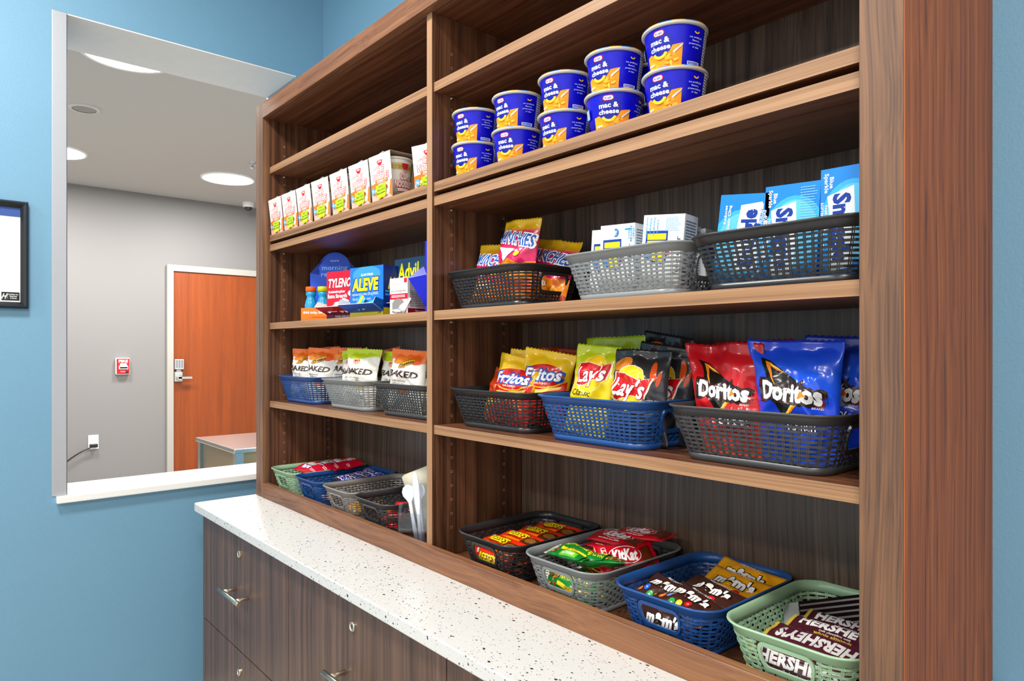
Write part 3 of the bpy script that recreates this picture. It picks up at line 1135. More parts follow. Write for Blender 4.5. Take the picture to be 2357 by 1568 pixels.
# ------------------------------------------------------------------ macaroni cups
M_RIM = plain('cup_rim_plastic', '#c9c6bd', 0.4)
CH, CR0, CR1 = 0.0725, 0.0400, 0.0500
def cup_radius(z):
    t = z / CH
    return CR0 + (CR1 - CR0) * t
def cup_surf(a0, a1, z0, z1, rad, nu=26, nv=4):
    P = []
    for j in range(nv + 1):
        z = z0 + (z1 - z0) * j / nv
        r_ = rad(z)
        P.append([(r_ * math.sin(a0 + (a1 - a0) * i / nu), -r_ * math.cos(a0 + (a1 - a0) * i / nu), z) for i in range(nu + 1)])
    return Surf(P)
def mac_art():
    a = Art(0.47)
    OR, YE = '#ff9d0a', '#ffc91f'
    a.poly([(0.17, 0.0), (0.62, 0.0), (0.63, 0.265), (0.40, 0.225), (0.17, 0.19)], OR)
    a.poly([(0.17, 0.0), (0.40, 0.0), (0.17, 0.19)], '#ffae14')
    a.ell(0.37, 0.285, 0.150, 0.150, '#0e189c')
    a.text('mac &', 0.37, 0.322, 0.060, '#ffffff', w=0.235, bold=0.03)
    a.text('cheese', 0.37, 0.243, 0.056, '#ffffff', w=0.25, bold=0.03)
    a.rrect(0.305, 0.374, 0.435, 0.440, 0.032, '#e3122b').rrect(0.315, 0.382, 0.425, 0.432, 0.024, '#ffffff')
    a.text('Kraft', 0.37, 0.406, 0.026, '#1420a8', w=0.078, bold=0.03)
    rr = random.Random(3)
    for i in range(26):
        x, y = 0.40 + rr.random() * 0.16, 0.045 + rr.random() * 0.13
        if abs(x - 0.48) / 0.1 + abs(y - 0.11) / 0.085 > 1.15: continue
        a.ell(x, y, 0.034, 0.014, rr.choice(['#ffb21a', '#f79a0e', '#ffc638', '#ef8708']), rr.random() * 3)
    a.poly([(0.53, 0.15), (0.615, 0.225), (0.635, 0.26), (0.60, 0.235), (0.52, 0.17)], '#d9dde2')
    a.arc(0.375, 0.205, 0.062, 0.095, math.radians(200), math.radians(340), '#ffd42a')
    a.text('original', 0.245, 0.075, 0.026, '#ffffff', w=0.085, bold=0.02)
    a.text('flavor', 0.235, 0.035, 0.026, '#ffffff', w=0.065, bold=0.02)
    a.arc(0.78, 0.41, 0.020, 0.034, math.radians(200), math.radians(350), '#ffc21f')
    for i, s in enumerate(('no artificial', 'flavors,', 'preservatives,', 'or dyes')):
        a.text(s, 0.775, 0.335 - i * 0.037, 0.021, '#c9d2ff', w=0.012 * len(s), bold=0.01)
    a.rect(0.68, 0.02, 0.85, 0.062, '#c9d2f5').lines(0.69, 0.026, 0.84, 0.056, 2, '#1420a8', 0.7, 4)
    a.rect(0.90, 0.0, 1.0, 0.47, '#e6e8f2').lines(0.905, 0.01, 1.0, 0.46, 14, '#20265f', 0.5, 5)
    a.rect(0.02, 0.20, 0.10, 0.33, '#5aa6f0').lines(0.025, 0.21, 0.095, 0.32, 4, '#ffffff', 0.5, 6)
    return a
def make_mac():
    t = empty('macaroni_cup')
    BLUE = hexc('#0d0ac4')
    b = MB().lathe([(0.0001, 0.002), (CR0 - 0.003, 0.002), (CR0 - 0.002, 0.0), (CR0, 0.001), (cup_radius(CH * 0.5), CH * 0.5), (cup_radius(CH * 0.95), CH * 0.95)], 48, c=BLUE)
    body = b.build('cup', M_CARD, t, True, cols=True)
    b = MB().lathe([(cup_radius(CH * .95) - 0.0005, CH - 0.0055), (CR1 + 0.0022, CH - 0.0058), (CR1 + 0.0040, CH - 0.0035), (CR1 + 0.0040, CH - 0.0018), (CR1 + 0.0028, CH - 0.0004), (CR1, CH - 0.0004)], 48)
    b.build('rim', M_RIM, t, True)
    # lid film with a yellow and blue check
    n = 48
    v, f, c = [], [], []
    rr = [0.0001, 0.018, 0.034, CR1 + 0.0032, CR1 + 0.0038]
    zz = [CH, CH, CH, CH, CH - 0.0012]
    for r_, z in zip(rr, zz):
        for i in range(n):
            v.append((r_ * math.cos(2 * math.pi * i / n), r_ * math.sin(2 * math.pi * i / n), z))
    for j in range(4):
        for i in range(n):
            k = (i + 1) % n
            f.append((j * n + i, (j + 1) * n + i, (j + 1) * n + k, j * n + k)[::-1] if False else (j * n + i, (j + 1) * n + i, (j + 1) * n + k, j * n + k))
            c.append(hexc('#ffb91c' if ((i // 3) + min(j, 2)) % 2 else '#3f8fe0'))
    mk('lid', v, f, M_FILM, t, c)
    s = cup_surf(math.radians(-72), math.radians(112), 0.003, CH * 0.92, cup_radius)
    decal('printed_label', [(mac_art(), s)], M_CARD, t)
    return t
proto_mac = make_mac()
first = [True]
def place(proto, used, loc, rz, label, cat, group, tilt=(0, 0)):
    o = proto if not used[0] else dup(proto)
    used[0] = True
    o.location = loc
    o.rotation_euler = (tilt[0], tilt[1], math.radians(rz))
    tag(o, label, cat, group)
    return o
used = [False]
NTH = ['leftmost', 'second', 'third', 'fourth', 'rightmost']
mx = [(-1.200, 0.935), (-1.067, 0.941), (-0.930, 0.944), (-0.803, 0.940), (-0.675, 0.942)]
rz_low = [12, 20, 4, 32, 6]
rz_up = [12, 6, 9, 8, 8]
for i, (x, y) in enumerate(mx):
    place(proto_mac, used, (x, y, F_U), rz_low[i], 'blue macaroni cup at the bottom of the %s two-cup stack' % NTH[i], 'food cup', 'blue macaroni cups')
    place(proto_mac, used, (x - 0.002, y + 0.003, F_U + CH + 0.0005), rz_up[i], 'blue macaroni cup on top of the %s two-cup stack' % NTH[i], 'food cup', 'blue macaroni cups')
for i, (x, y, n_) in enumerate([(-1.05, 1.045, 1), (-0.915, 1.045, 1), (-0.79, 1.05, 2)]):
    for k in range(n_):
        place(proto_mac, used, (x, y, F_U + k * (CH + 0.0005)), 10 + 20 * i, 'blue macaroni cup in the back row, behind the %s stack%s' % (NTH[i + 1], ', upper of two' if k else ''), 'food cup', 'blue macaroni cups in the back row')

# ------------------------------------------------------------------ noodle cups in card sleeves
def noodle_art():
    a = Art(1.15)
    RD = '#d3122c'
    a.rect(0, 0, 1, 1.15, '#f6f2ee')
    a.rect(0, 1.0, 1, 1.06, '#e3d8c6').rect(0, 0.955, 1, 0.968, '#e3d8c6')
    a.ell(0.5, 1.0, 0.13, 0.13, RD, a0=math.pi, a1=2 * math.pi, n=14)
    a.text('NISSIN', 0.5, 0.965, 0.035, '#ffffff', w=0.17, bold=0.03)
    a.text('CUP', 0.5, 0.78, 0.16, '#fbeee6', w=0.36, bold=0.02, outline=[(0.055, RD)])
    a.text('NOODLES', 0.5, 0.60, 0.16, '#fbeee6', w=0.72, bold=0.02, outline=[(0.055, RD)])
    a.text('The Original', 0.22, 0.80, 0.03, RD, w=0.16, rot=0.3)
    a.poly([(0, 0), (1, 0), (1, 0.30), (0.86, 0.12), (0.5, 0.05), (0.2, 0.2), (0, 0.34)], '#f6b3a6')
    a.poly([(0, 0.22), (0.25, 0.33), (0.4, 0.44), (0.2, 0.45), (0, 0.42)], '#ff7a1c')
    a.poly([(0.86, 0.1), (1, 0.0), (1, 0.46), (0.93, 0.42)], '#ff7a1c')
    a.rrect(0.22, 0.42, 0.82, 0.52, 0.04, '#ff7a1c')
    a.text('CHICKEN', 0.45, 0.482, 0.045, '#ffffff', w=0.30, bold=0.03).text('FLAVOR', 0.70, 0.485, 0.028, '#ffffff', w=0.14)
    a.text('ramen noodle soup', 0.5, 0.44, 0.022, '#ffffff', w=0.4)
    rr = random.Random(8)
    for i in range(30):
        an = rr.random() * 6.28
        a.ell(0.52 + 0.30 * math.cos(an), 0.20 + 0.17 * math.sin(an), 0.035, 0.02, rr.choice(['#d9482a', '#f5c23a', '#8a4a22', '#f29a2e', '#f8e2a0']), an)
    a.poly([(0.30, 0.10), (0.36, 0.02), (0.72, 0.06), (0.76, 0.40), (0.26, 0.37)], '#b6de12')
    a.poly([(0.33, 0.06), (0.71, 0.06), (0.72, 0.15), (0.30, 0.12)], '#dde813')
    for i, (s, w_) in enumerate((('Now in a', .2), ('Paper Cup &', .36), ('Microwavable!', .40))):
        a.text(s, 0.51, 0.335 - i * 0.085, 0.045, '#26430a', w=w_, bold=0.01, rot=0.06, shear=0.15)
    a.ell(0.13, 0.25, 0.085, 0.085, '#5ab0ee')
    a.text('MSG', 0.13, 0.26, 0.035, '#ffffff', w=0.09).text('no added', 0.13, 0.225, 0.02, '#ffffff', w=0.1)
    return a
def noodle_cup_art():
    a = Art(0.62)
    RD = '#c8142c'
    a.lines(0, 0.46, 1, 0.53, 1, '#c9a92a', 0.9, 2, 0)
    for i in range(34):
        a.rect(i / 34, 0.50, i / 34 + 0.016, 0.56, '#b79c2c') if i % 1 == 0 else None
    for i in range(34):
        a.rect(i / 34, 0.46, i / 34 + 0.016, 0.48, '#b79c2c')
        a.rect(i / 34, 0.02, i / 34 + 0.016, 0.06, '#b79c2c')
    a.ell(0.5, 0.55, 0.075, 0.10, RD, a0=math.pi, a1=2 * math.pi, n=12)
    a.text('CUP', 0.5, 0.35, 0.10, '#f4eee4', w=0.22, bold=0.02, outline=[(0.05, RD)])
    a.text('NOODLES', 0.5, 0.22, 0.10, '#f4eee4', w=0.46, bold=0.02, outline=[(0.05, RD)])
    a.rrect(0.33, 0.10, 0.67, 0.15, 0.02, RD).rrect(0.335, 0.105, 0.665, 0.145, 0.018, '#f4eee4').text('MUCH MORE TASTY', 0.5, 0.125, 0.02, RD, w=0.28)
    return a
NW, NH = 0.101, 0.113
def make_noodle():
    t = empty('noodle_cup')
    cr = lambda z: 0.032 + 0.0115 * z / 0.104
    WC = hexc('#efe9df')
    MB().lathe([(0.0001, 0.003), (0.031, 0.003), (0.032, 0.001), (cr(0.05), 0.05), (cr(0.1), 0.1)], 36, c=WC).build('cup', M_CARD, t, True, cols=True)
    MB().lathe([(0.043, 0.0985), (0.0455, 0.0985), (0.0468, 0.101), (0.0455, 0.1035), (0.0001, 0.1035)], 36, c=WC).build('rim', M_CARD, t, True, cols=True)
    # sleeve: front, top and back panels, open at both ends
    prof = []
    for i in range(7):
        q = i / 6
        prof.append((-0.0360 - 0.0105 * q ** 1.3, 0.0006 + (NH - 0.002) * q))
    prof.append((-0.0455, NH - 0.0005))
    prof.append((0.0455, NH - 0.0005))
    for i in range(6, -1, -1):
        q = i / 6
        prof.append((0.0360 + 0.0105 * q ** 1.3, 0.0006 + (NH - 0.002) * q))
    n = len(prof)
    hw = lambda z: (0.0475 + 0.003 * z / NH)
    v, f, c = [], [], []
    th = 0.0006
    for s in (-1, 1):
        for ins in (0, th):
            for k, (y, z) in enumerate(prof):
                sg = 1 if y < 0 else -1
                v.append((s * hw(z), y + sg * ins, z - (ins if 6 < k < 9 else 0)))
    for k in range(n - 1):
        f.append((k, 2 * n + k, 2 * n + k + 1, k + 1)); c.append(hexc('#f4f0ea'))
        f.append((n + k, n + k + 1, 3 * n + k + 1, 3 * n + k)); c.append(hexc('#b9a68c'))
        f.append((k, k + 1, n + k + 1, n + k)); c.append(hexc('#d8cbb6'))
        f.append((2 * n + k, 3 * n + k, 3 * n + k + 1, 2 * n + k + 1)); c.append(hexc('#d8cbb6'))
    mk('card_sleeve', v, f, M_CARD, t, c)
    P = [[(-hw(z) + 2 * hw(z) * i / 4, y, z) for i in range(5)] for y, z in prof[:7]]
    cs = cup_surf(math.radians(20), math.radians(160), 0.004, 0.098, cr, 20, 3)
    decal('printed_label', [(noodle_art(), Surf(P)), (noodle_cup_art(), cs)], M_CARD, t)
    # lid tab that pokes through the top of the sleeve
    ft = MB().prism([(-0.014, -0.010), (0.012, -0.014), (0.016, 0.006), (-0.008, 0.012)], 2, NH, NH + 0.0012)
    ft.v = [(x, y - 0.028, z + 0.012 * max(0, (-y) / 0.014) * 0.35) for x, y, z in ft.v]
    ft.build('foil_tab', M_GUARD, t)
    return t
pn = make_noodle()
un = [False]
nx = [-2.172, -2.064, -1.956, -1.846, -1.729, -1.617, -1.508]
ORD = ['first', 'second', 'third', 'fourth', 'fifth', 'sixth', 'seventh']
for i, x in enumerate(nx):
    place(pn, un, (x, 0.915, F_U), [0, 1, -1, 2, 0, 1, 1][i], 'noodle cup in a white card sleeve, %s from the left post' % ORD[i], 'noodle cup', 'sleeved noodle cups in a row')
place(pn, un, (-1.365, 0.955, F_U), 14, 'noodle cup in a white card sleeve, half hidden against the divider', 'noodle cup', 'sleeved noodle cups in a row')

# ------------------------------------------------------------------ printed boxes
def carton(name, w, d, h, loc, rz, label, cat, group, cols, arts, mat=None, roll=0, pitch=0, seam=True):
    """cols: colours of front, right, top (others follow); arts: dict face -> art. Origin at base centre; front faces -y"""
    t = empty(name, loc, (math.radians(pitch), math.radians(roll), math.radians(rz)))
    tag(t, label, cat, group)
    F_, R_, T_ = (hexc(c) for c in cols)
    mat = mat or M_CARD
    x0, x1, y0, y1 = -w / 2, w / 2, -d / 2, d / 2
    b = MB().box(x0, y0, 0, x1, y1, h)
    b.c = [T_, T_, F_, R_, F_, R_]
    o = b.build('carton', mat, t, cols=True)
    pairs = []
    for k, a in arts.items():
        s = flat(x0, 0, x1, h, y0) if k == 'front' else flat_side(y0, 0, y1, h, x1) if k == 'side' else flat_top(x0, y0, x1, y1, h)
        pairs.append((a, s))
    if pairs: decal('printed_label', pairs, mat, t, False)
    return t
def soap_art(flip):
    A = 1.62
    a = Art(A)
    q = math.pi / 2
    a.rect(0, 0, 1, A, '#f0f3f4')
    a.ell(0.36, 0.96, 0.30, 0.32, '#0f55c0', n=28).ell(0.36, 0.94, 0.27, 0.27, '#2b84e6', n=28)
    a.text('all', 0.35, 0.96, 0.40, '#ffe817', w=0.56, bold=0.06, rot=q, outline=[(0.07, '#0b3fa4')])
    a.rect(0.63, 0.80, 0.69, 0.96, '#d8232e')
    a.text('free clear', 0.87, 0.80, 0.12, '#1b2a4a', w=0.76, rot=q, bold=0.0)
    if flip:
        a.text('1', 0.80, 1.50, 0.16, '#1f93c9', rot=q, bold=0.02)
        for i, s in enumerate(('LOAD', 'BRASSEE', 'CARGA')):
            a.text(s, 0.90 + (i - 1) * 0.065, 1.40, 0.05, '#1f93c9', w=0.05 * len(s), rot=q, bold=0.015)
        a.ell(0.46, 1.44, 0.085, 0.09, '#2a77c4').rect(0.36, 1.37, 0.44, 1.50, '#dfe9f2').text('HE', 0.46, 1.44, 0.06, '#ffffff', rot=q)
    else:
        for i in range(4):
            a.text(('Good Quality', 'Detergent', 'Detergente', 'Lessive')[i], 0.10 + i * 0.09, 1.38, 0.045, '#58a7c9', w=(0.40, .34, .36, .26)[i], rot=-q)
        a.lines(0.55, 1.28, 0.93, 1.57, 12, '#74aecb', 0.35, 9)
    return a
def soap_side():
    a = Art(1.5)
    return a.lines(0.1, 0.1, 0.9, 1.4, 24, '#5c6f8c', 0.45, 3, 0.1)
G = 'white detergent boxes in the grey basket'
zz = F_S2 + 0.0035
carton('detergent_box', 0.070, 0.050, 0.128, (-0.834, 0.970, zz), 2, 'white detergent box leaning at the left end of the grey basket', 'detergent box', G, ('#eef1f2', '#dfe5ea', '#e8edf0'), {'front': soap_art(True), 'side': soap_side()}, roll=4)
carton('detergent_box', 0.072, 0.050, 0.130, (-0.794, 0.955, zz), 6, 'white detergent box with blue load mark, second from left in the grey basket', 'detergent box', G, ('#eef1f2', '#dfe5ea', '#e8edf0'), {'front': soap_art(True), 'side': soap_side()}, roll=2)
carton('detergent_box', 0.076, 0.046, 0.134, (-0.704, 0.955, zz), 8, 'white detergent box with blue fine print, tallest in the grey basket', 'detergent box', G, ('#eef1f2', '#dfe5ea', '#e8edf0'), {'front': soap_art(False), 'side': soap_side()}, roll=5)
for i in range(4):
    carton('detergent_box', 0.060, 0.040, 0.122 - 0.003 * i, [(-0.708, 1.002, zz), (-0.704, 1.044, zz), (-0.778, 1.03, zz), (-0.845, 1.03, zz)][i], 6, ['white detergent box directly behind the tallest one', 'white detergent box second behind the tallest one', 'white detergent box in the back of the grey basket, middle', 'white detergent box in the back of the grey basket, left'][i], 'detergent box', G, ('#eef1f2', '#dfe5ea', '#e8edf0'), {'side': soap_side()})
def soft_art(flip):
    A = 1.72
    a = Art(A)
    q = math.pi / 2 if flip else -math.pi / 2
    m = (lambda x, y: (x, y)) if not flip else (lambda x, y: (1 - x, A - y))
    P = lambda pts: [m(*p) for p in pts]
    a.rect(0, 0, 1, A, '#1c86e0')
    a.ell(*m(0.55, 0.9), 0.55, 0.62, '#3fb2f2', n=28)
    a.ell(*m(0.55, 0.9), 0.44, 0.55, '#63c8f6', n=28)
    a.poly(P([(0.14, 0.15), (0.56, 0.20), (0.62, 0.8), (0.58, 1.42), (0.12, 1.30), (0.2, 0.75)][::1]), '#eef6fb')
    x, y = m(0.38, 0.80)
    a.text('Snuggle', x, y, 0.28, '#123a9c', w=1.05, rot=q, bold=0.05)
    x, y = m(0.17, 1.5)
    a.text('Blue', x + (0.03 if not flip else -0.03), y, 0.07, '#ffffff', rot=q, bold=0.02)
    a.text('Sparkle', x - (0.06 if not flip else -0.06), y - (0.0), 0.07, '#ffffff', rot=q, bold=0.02)
    x, y = m(-0.0 + 0.055, 0.55)
    a.text('FABRIC', x + (0.05 if not flip else -.05), m(0, 1.06)[1], 0.045, '#ffffff', rot=q, bold=0.02)
    a.text('SOFTENER', x - (0.02 if not flip else -.02), m(0, 1.06)[1], 0.045, '#ffffff', rot=q, bold=0.02)
    a.text('Sheets', x, m(0, 0.66)[1], 0.09, '#ffffff', rot=q, bold=0.03)
    if flip:
        a.text('2', 0.80, 1.48, 0.16, '#ffffff', rot=q, bold=0.02)
        for i, s in enumerate(('SHEETS', 'FEUILLES', 'HOJAS')): a.text(s, 0.87 + 0.045 * (i - 1) * 1.2, 1.30, 0.045, '#ffffff', rot=q, w=0.24)
        a.text('Reduces', 0.14, 1.35, 0.055, '#ffffff', rot=q, w=0.34).text('Static Cling', 0.22, 1.30, 0.055, '#ffffff', rot=q, w=0.44)
    else:
        a.lines(0.66, 1.05, 0.96, 1.66, 14, '#8fd0f5', 0.3, 12)
    return a
G = 'light blue softener boxes in the right black basket'
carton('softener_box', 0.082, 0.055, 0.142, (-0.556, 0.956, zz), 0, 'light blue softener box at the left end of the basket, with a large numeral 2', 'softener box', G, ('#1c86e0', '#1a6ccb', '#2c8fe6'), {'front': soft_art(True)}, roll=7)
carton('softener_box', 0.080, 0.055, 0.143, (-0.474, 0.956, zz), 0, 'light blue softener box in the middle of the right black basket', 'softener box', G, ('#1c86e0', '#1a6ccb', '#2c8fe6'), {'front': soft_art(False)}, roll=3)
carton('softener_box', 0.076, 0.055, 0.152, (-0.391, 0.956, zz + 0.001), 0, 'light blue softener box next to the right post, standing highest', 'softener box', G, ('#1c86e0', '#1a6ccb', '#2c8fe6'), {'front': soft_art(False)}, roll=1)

# ------------------------------------------------------------------ medicine shelf
GM = 'medicine dispenser boxes on the left shelf'
def med(kind):
    a = Art(0.95)
    if kind == 'tyl':
        a.rect(0, 0, 1, .95, '#c8102e')
        a.text('TYLENOL', 0.49, 0.72, 0.17, '#ffffff', w=0.88, bold=0.03, shear=0.2, outline=[(0.04, '#8a0c20')])
        a.text('Acetaminophen', 0.33, 0.55, 0.055, '#ffffff', w=0.56).text('Extra Strength', 0.36, 0.46, 0.075, '#ffffff', w=0.64, bold=0.03)
        a.ell(0.82, 0.50, 0.11, 0.055, '#ffffff').lines(0.68, 0.22, 0.95, 0.36, 3, '#ffffff', 0.6, 2)
        a.rect(0, 0, 1, 0.10, '#5a1038').text('PAIN RELIEVER', 0.6, 0.05, 0.04, '#cfc0d0', w=0.6)
    elif kind == 'ale':
        a.rect(0, 0, 1, .95, '#1c74d4').ell(0.5, 0.80, 0.42, 0.16, '#3a96ea', n=24)
        a.text('ALEVE', 0.46, 0.62, 0.22, '#ffe01a', w=0.78, bold=0.05, shear=0.1, outline=[(0.05, '#0b2f86')])
        a.text('ALL DAY STRONG', 0.52, 0.80, 0.04, '#ffffff', w=0.36)
        a.text('naproxen sodium tablets, 220 mg (NSAID)', 0.46, 0.44, 0.05, '#e6f2ff', w=0.78, bold=0.0).text('Pain reliever / fever reducer', 0.36, 0.35, 0.05, '#e6f2ff', w=0.55, bold=0.0)
        a.rect(0, 0, 1, 0.17, '#d6c41e').text('RELIEVE', 0.12, 0.11, 0.035, '#30301a', w=0.18).text('50', 0.90, 0.10, 0.07, '#20201a')
    elif kind == 'adv':
        a.rect(0, 0, 1, .95, '#1d4268').poly([(0.72, 0), (1, 0), (1, 0.95), (0.96, 0.6), (0.86, 0.35)], '#c42336')
        a.poly([(0.0, 0.0), (0.7, 0.0), (0.84, 0.35), (0.94, 0.6), (0.98, 0.95), (0, 0.95)], '#1f4a72')
        a.text('Advil', 0.44, 0.74, 0.26, '#f2ee1c', w=0.66, bold=0.03, shear=0.05)
        a.text('Ibuprofen Tablets 200 mg', 0.38, 0.54, 0.055, '#dbe8f4', w=0.62).text('Pain Reliever', 0.24, 0.46, 0.055, '#dbe8f4', w=0.36)
        a.ell(0.83, 0.40, 0.06, 0.06, '#e8552c')
    return a
def med_side(kind):
    a = Art(1.9)
    if kind == 'tyl': a.text('TYLENOL', 0.6, 1.4, 0.3, '#ffffff', w=1.5, bold=0.03, shear=0.2).text('Extra', 0.5, 1.0, 0.12, '#ffffff')
    if kind == 'ale': a.text('ALEVE', 0.9, 1.25, 0.40, '#ffe01a', w=1.3, bold=0.05).lines(0.1, 0.75, 0.9, 1.0, 2, '#4f9be8', 0.6, 4).rect(0, 0, 1, 0.33, '#d6c41e')
    if kind == 'adv': a.text('Advil', 0.8, 1.3, 0.5, '#f2e41c', w=1.3, bold=0.04).text('Ibuprofen Tablets', 0.6, 0.95, 0.12, '#dbe8f4', w=1.1).lines(0.1, 0.6, 0.9, 0.85, 2, '#aab8d0', 0.5, 5)
    return a
def flap(t, cs, pts_l, name='open_flap', mat=None):
    """a bent card flap: list of 3-D quads, outside colour first, inside colour second"""
    v, f, c = [], [], []
    for k, q in enumerate(pts_l):
        b0 = len(v)
        q = [Vector(p) for p in q]
        n = (q[1] - q[0]).cross(q[2] - q[0]).normalized() * 0.0006
        v += [p + n for p in q] + [p - n for p in q]
        m = len(q)
        f += [tuple(range(b0, b0 + m)), tuple(range(b0 + m, b0 + 2 * m))[::-1]]
        c += [hexc(cs[0]), hexc(cs[1])]
        for i in range(m):
            j = (i + 1) % m
            f.append((b0 + i, b0 + m + i, b0 + m + j, b0 + j))
            c.append(hexc('#e9e6e0'))
    return mk(name, v, f, mat or M_CARD, t, c)
def packets(t, w, d, z, n, cs, seed):
    """small sachets standing in the dispenser mouth"""
    rr = random.Random(seed)
    for i in range(n):
        x = -w / 2 + w * (i + 0.5) / n + rr.uniform(-.004, .004)
        W_, H_ = 0.030, 0.040
        an, tl = rr.uniform(-0.5, 0.5), rr.uniform(0.2, 0.9)
        P = []
        for j in range(4):
            row = []
            for k in range(4):
                u_, v_ = (k / 3 - 0.5) * W_, j / 3 * H_
                bl = 0.002 * math.sin(math.pi * j / 3) * math.sin(math.pi * k / 3)
                p = Vector((u_, -bl, v_))
                p = Matrix.Rotation(an, 3, 'Y') @ p
                p = Matrix.Rotation(-tl, 3, 'X') @ p
                row.append(p + Vector((x, d, z)))
            P.append(row)
        v = [p for r_ in P for p in r_]
        f = [(j * 4 + k, j * 4 + k + 1, j * 4 + 5 + k, j * 4 + 4 + k) for j in range(3) for k in range(3)]
        c = [hexc(cs[(i + (q % 3 == 1)) % len(cs)]) for q in range(9)]
        o = mk('sachet', v, f, M_FILM, t, c, True)
        o.modifiers.new('thick', 'SOLIDIFY').thickness = 0.0008
def dispenser(kind, w, d, h, loc, rz, label, cols, fl):
    t = carton('medicine_box', w, d, h, loc, rz, label, 'medicine box', GM, cols, {'front': med(kind), 'side': med_side(kind)})
    y = -d / 2
    zf = h * 0.10
    out = 0.040
    flap(t, fl, [[(-w / 2, y - 0.0005, zf), (w / 2, y - 0.0005, zf), (w / 2 + 0.006, y - out, zf + 0.020), (-w / 2 - 0.006, y - out, zf + 0.020)],
                 [(-w / 2, y - 0.0005, zf), (-w / 2 - 0.006, y - out, zf + 0.020), (-w / 2 - 0.004, y - 0.030, zf + 0.036), (-w / 2, y - 0.0005, zf + 0.030)],
                 [(w / 2, y - 0.0005, zf), (w / 2, y - 0.0005, zf + 0.030), (w / 2 + 0.004, y - 0.030, zf + 0.036), (w / 2 + 0.006, y - out, zf + 0.020)]])
    return t
zm = F_S2
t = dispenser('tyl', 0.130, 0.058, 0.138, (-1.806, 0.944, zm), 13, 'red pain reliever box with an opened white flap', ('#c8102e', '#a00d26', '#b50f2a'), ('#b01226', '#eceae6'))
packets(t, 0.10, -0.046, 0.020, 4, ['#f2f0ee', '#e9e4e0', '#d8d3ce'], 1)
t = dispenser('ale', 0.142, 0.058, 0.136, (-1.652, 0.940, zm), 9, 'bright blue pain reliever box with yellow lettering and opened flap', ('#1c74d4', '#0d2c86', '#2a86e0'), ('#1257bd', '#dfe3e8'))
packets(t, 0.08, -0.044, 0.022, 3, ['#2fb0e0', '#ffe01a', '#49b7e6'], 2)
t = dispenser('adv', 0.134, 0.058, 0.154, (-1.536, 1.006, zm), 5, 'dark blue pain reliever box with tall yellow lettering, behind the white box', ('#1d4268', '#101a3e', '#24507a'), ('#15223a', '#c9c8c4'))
def sinus_art():
    a = Art(1.28)
    a.rect(0, 0, 1, 1.28, '#f3f1ee').rect(0, 0.52, 1, 0.72, '#c8102e')
    a.text('MEDIFIRST', 0.42, 1.05, 0.09, '#9a9896', w=0.56, bold=0).text('Sinus Decongestant', 0.48, 0.83, 0.10, '#2a2a2a', w=0.86, bold=0.0)
    a.rect(0.80, 1.10, 0.97, 1.26, '#d0142e').lines(0.1, 0.58, 0.9, 0.68, 2, '#ffffff', 0.5, 3)
    a.poly([(0.14, 0.06), (0.82, 0.06), (0.84, 0.36), (0.72, 0.50), (0.5, 0.55), (0.28, 0.52), (0.14, 0.40)], '#8d8984')
    return a
def sinus_side():
    a = Art(0.8)
    a.rect(0, 0, 1, 0.8, '#e3ddd6').rect(0, 0, 1, 0.12, '#8e1230').rect(0.08, 0.15, 0.97, 0.74, '#3a3a44').rect(0.09, 0.16, 0.96, 0.73, '#cfc8c4')
    a.lines(0.1, 0.17, 0.95, 0.72, 14, '#5a5660', 0.4, 7, 0.1)
    a.text('Please contact the company', 0.5, 0.07, 0.03, '#e0c0c8', w=0.5)
    return a
t = carton('medicine_box', 0.070, 0.090, 0.088, (-1.452, 0.934, zm), 6, 'white and red decongestant box with an open front window', 'medicine box', GM, ('#f3f1ee', '#d8d2cc', '#eae6e2'), {'front': sinus_art(), 'side': sinus_side()})
packets(t, 0.035, -0.050, 0.006, 4, ['#f2f2f2', '#e8e8ea'], 5)
# blue carton with a raised corner flap, squeezed against the divider
def blue_art():
    a = Art(1.5)
    return a.ell(0.3, 1.0, 0.16, 0.16, '#ffffff').ell(0.3, 1.0, 0.1, 0.1, '#2a3ad0').text('Alka', 0.62, 0.95, 0.14, '#ffffff', w=0.3).lines(0.15, 0.6, 0.5, 0.7, 2, '#ffffff', 0.4, 3)
t = carton('medicine_box', 0.060, 0.10, 0.170, (-1.334, 0.960, zm), 4, 'royal blue carton squeezed against the divider, with a raised torn flap', 'medicine box', GM, ('#1a1fd2', '#1414a8', '#2a2fe0'), {'front': blue_art()})
flap(t, ('#1a1fd2', '#e8e8f4'), [[(-0.030, -0.0512, 0.018), (0.028, -0.0512, 0.018), (0.020, -0.085, 0.085), (-0.055, -0.080, 0.082)], [(-0.055, -0.080, 0.082), (0.020, -0.085, 0.085), (-0.01, -0.070, 0.106)]])

# drink display: orange tray, blue back card with a disc, small bottles
t = empty('drink_display', (-2.020, 0.985, zm), (0, 0, math.radians(40)))
tag(t, 'orange display tray with a blue card disc behind its drink bottles', 'display box')
w, d, h = 0.150, 0.085, 0.042
b = MB().box(-w / 2, -d / 2, 0, w / 2, -d / 2 + 0.0012, h).box(-w / 2, -d / 2, 0, -w / 2 + 0.0012, d / 2, h).box(w / 2 - 0.0012, -d / 2, 0, w / 2, d / 2, h).box(-w / 2, -d / 2, 0, w / 2, d / 2, 0.0015)
b.c = [hexc('#ff7a14')] * len(b.f)
b.build('tray', M_CARD, t, cols=True)
pts = [(w / 2 + 0.006, 0.0), (w / 2 + 0.010, 0.160), (0.052, 0.168)]
for i in range(17):
    an = math.radians(-18 + 216 * i / 16)
    pts.append((0.055 * math.cos(an), 0.172 + 0.055 * math.sin(an)))
pts += [(-0.052, 0.168), (-w / 2 - 0.010, 0.160), (-w / 2 - 0.006, 0.0)]
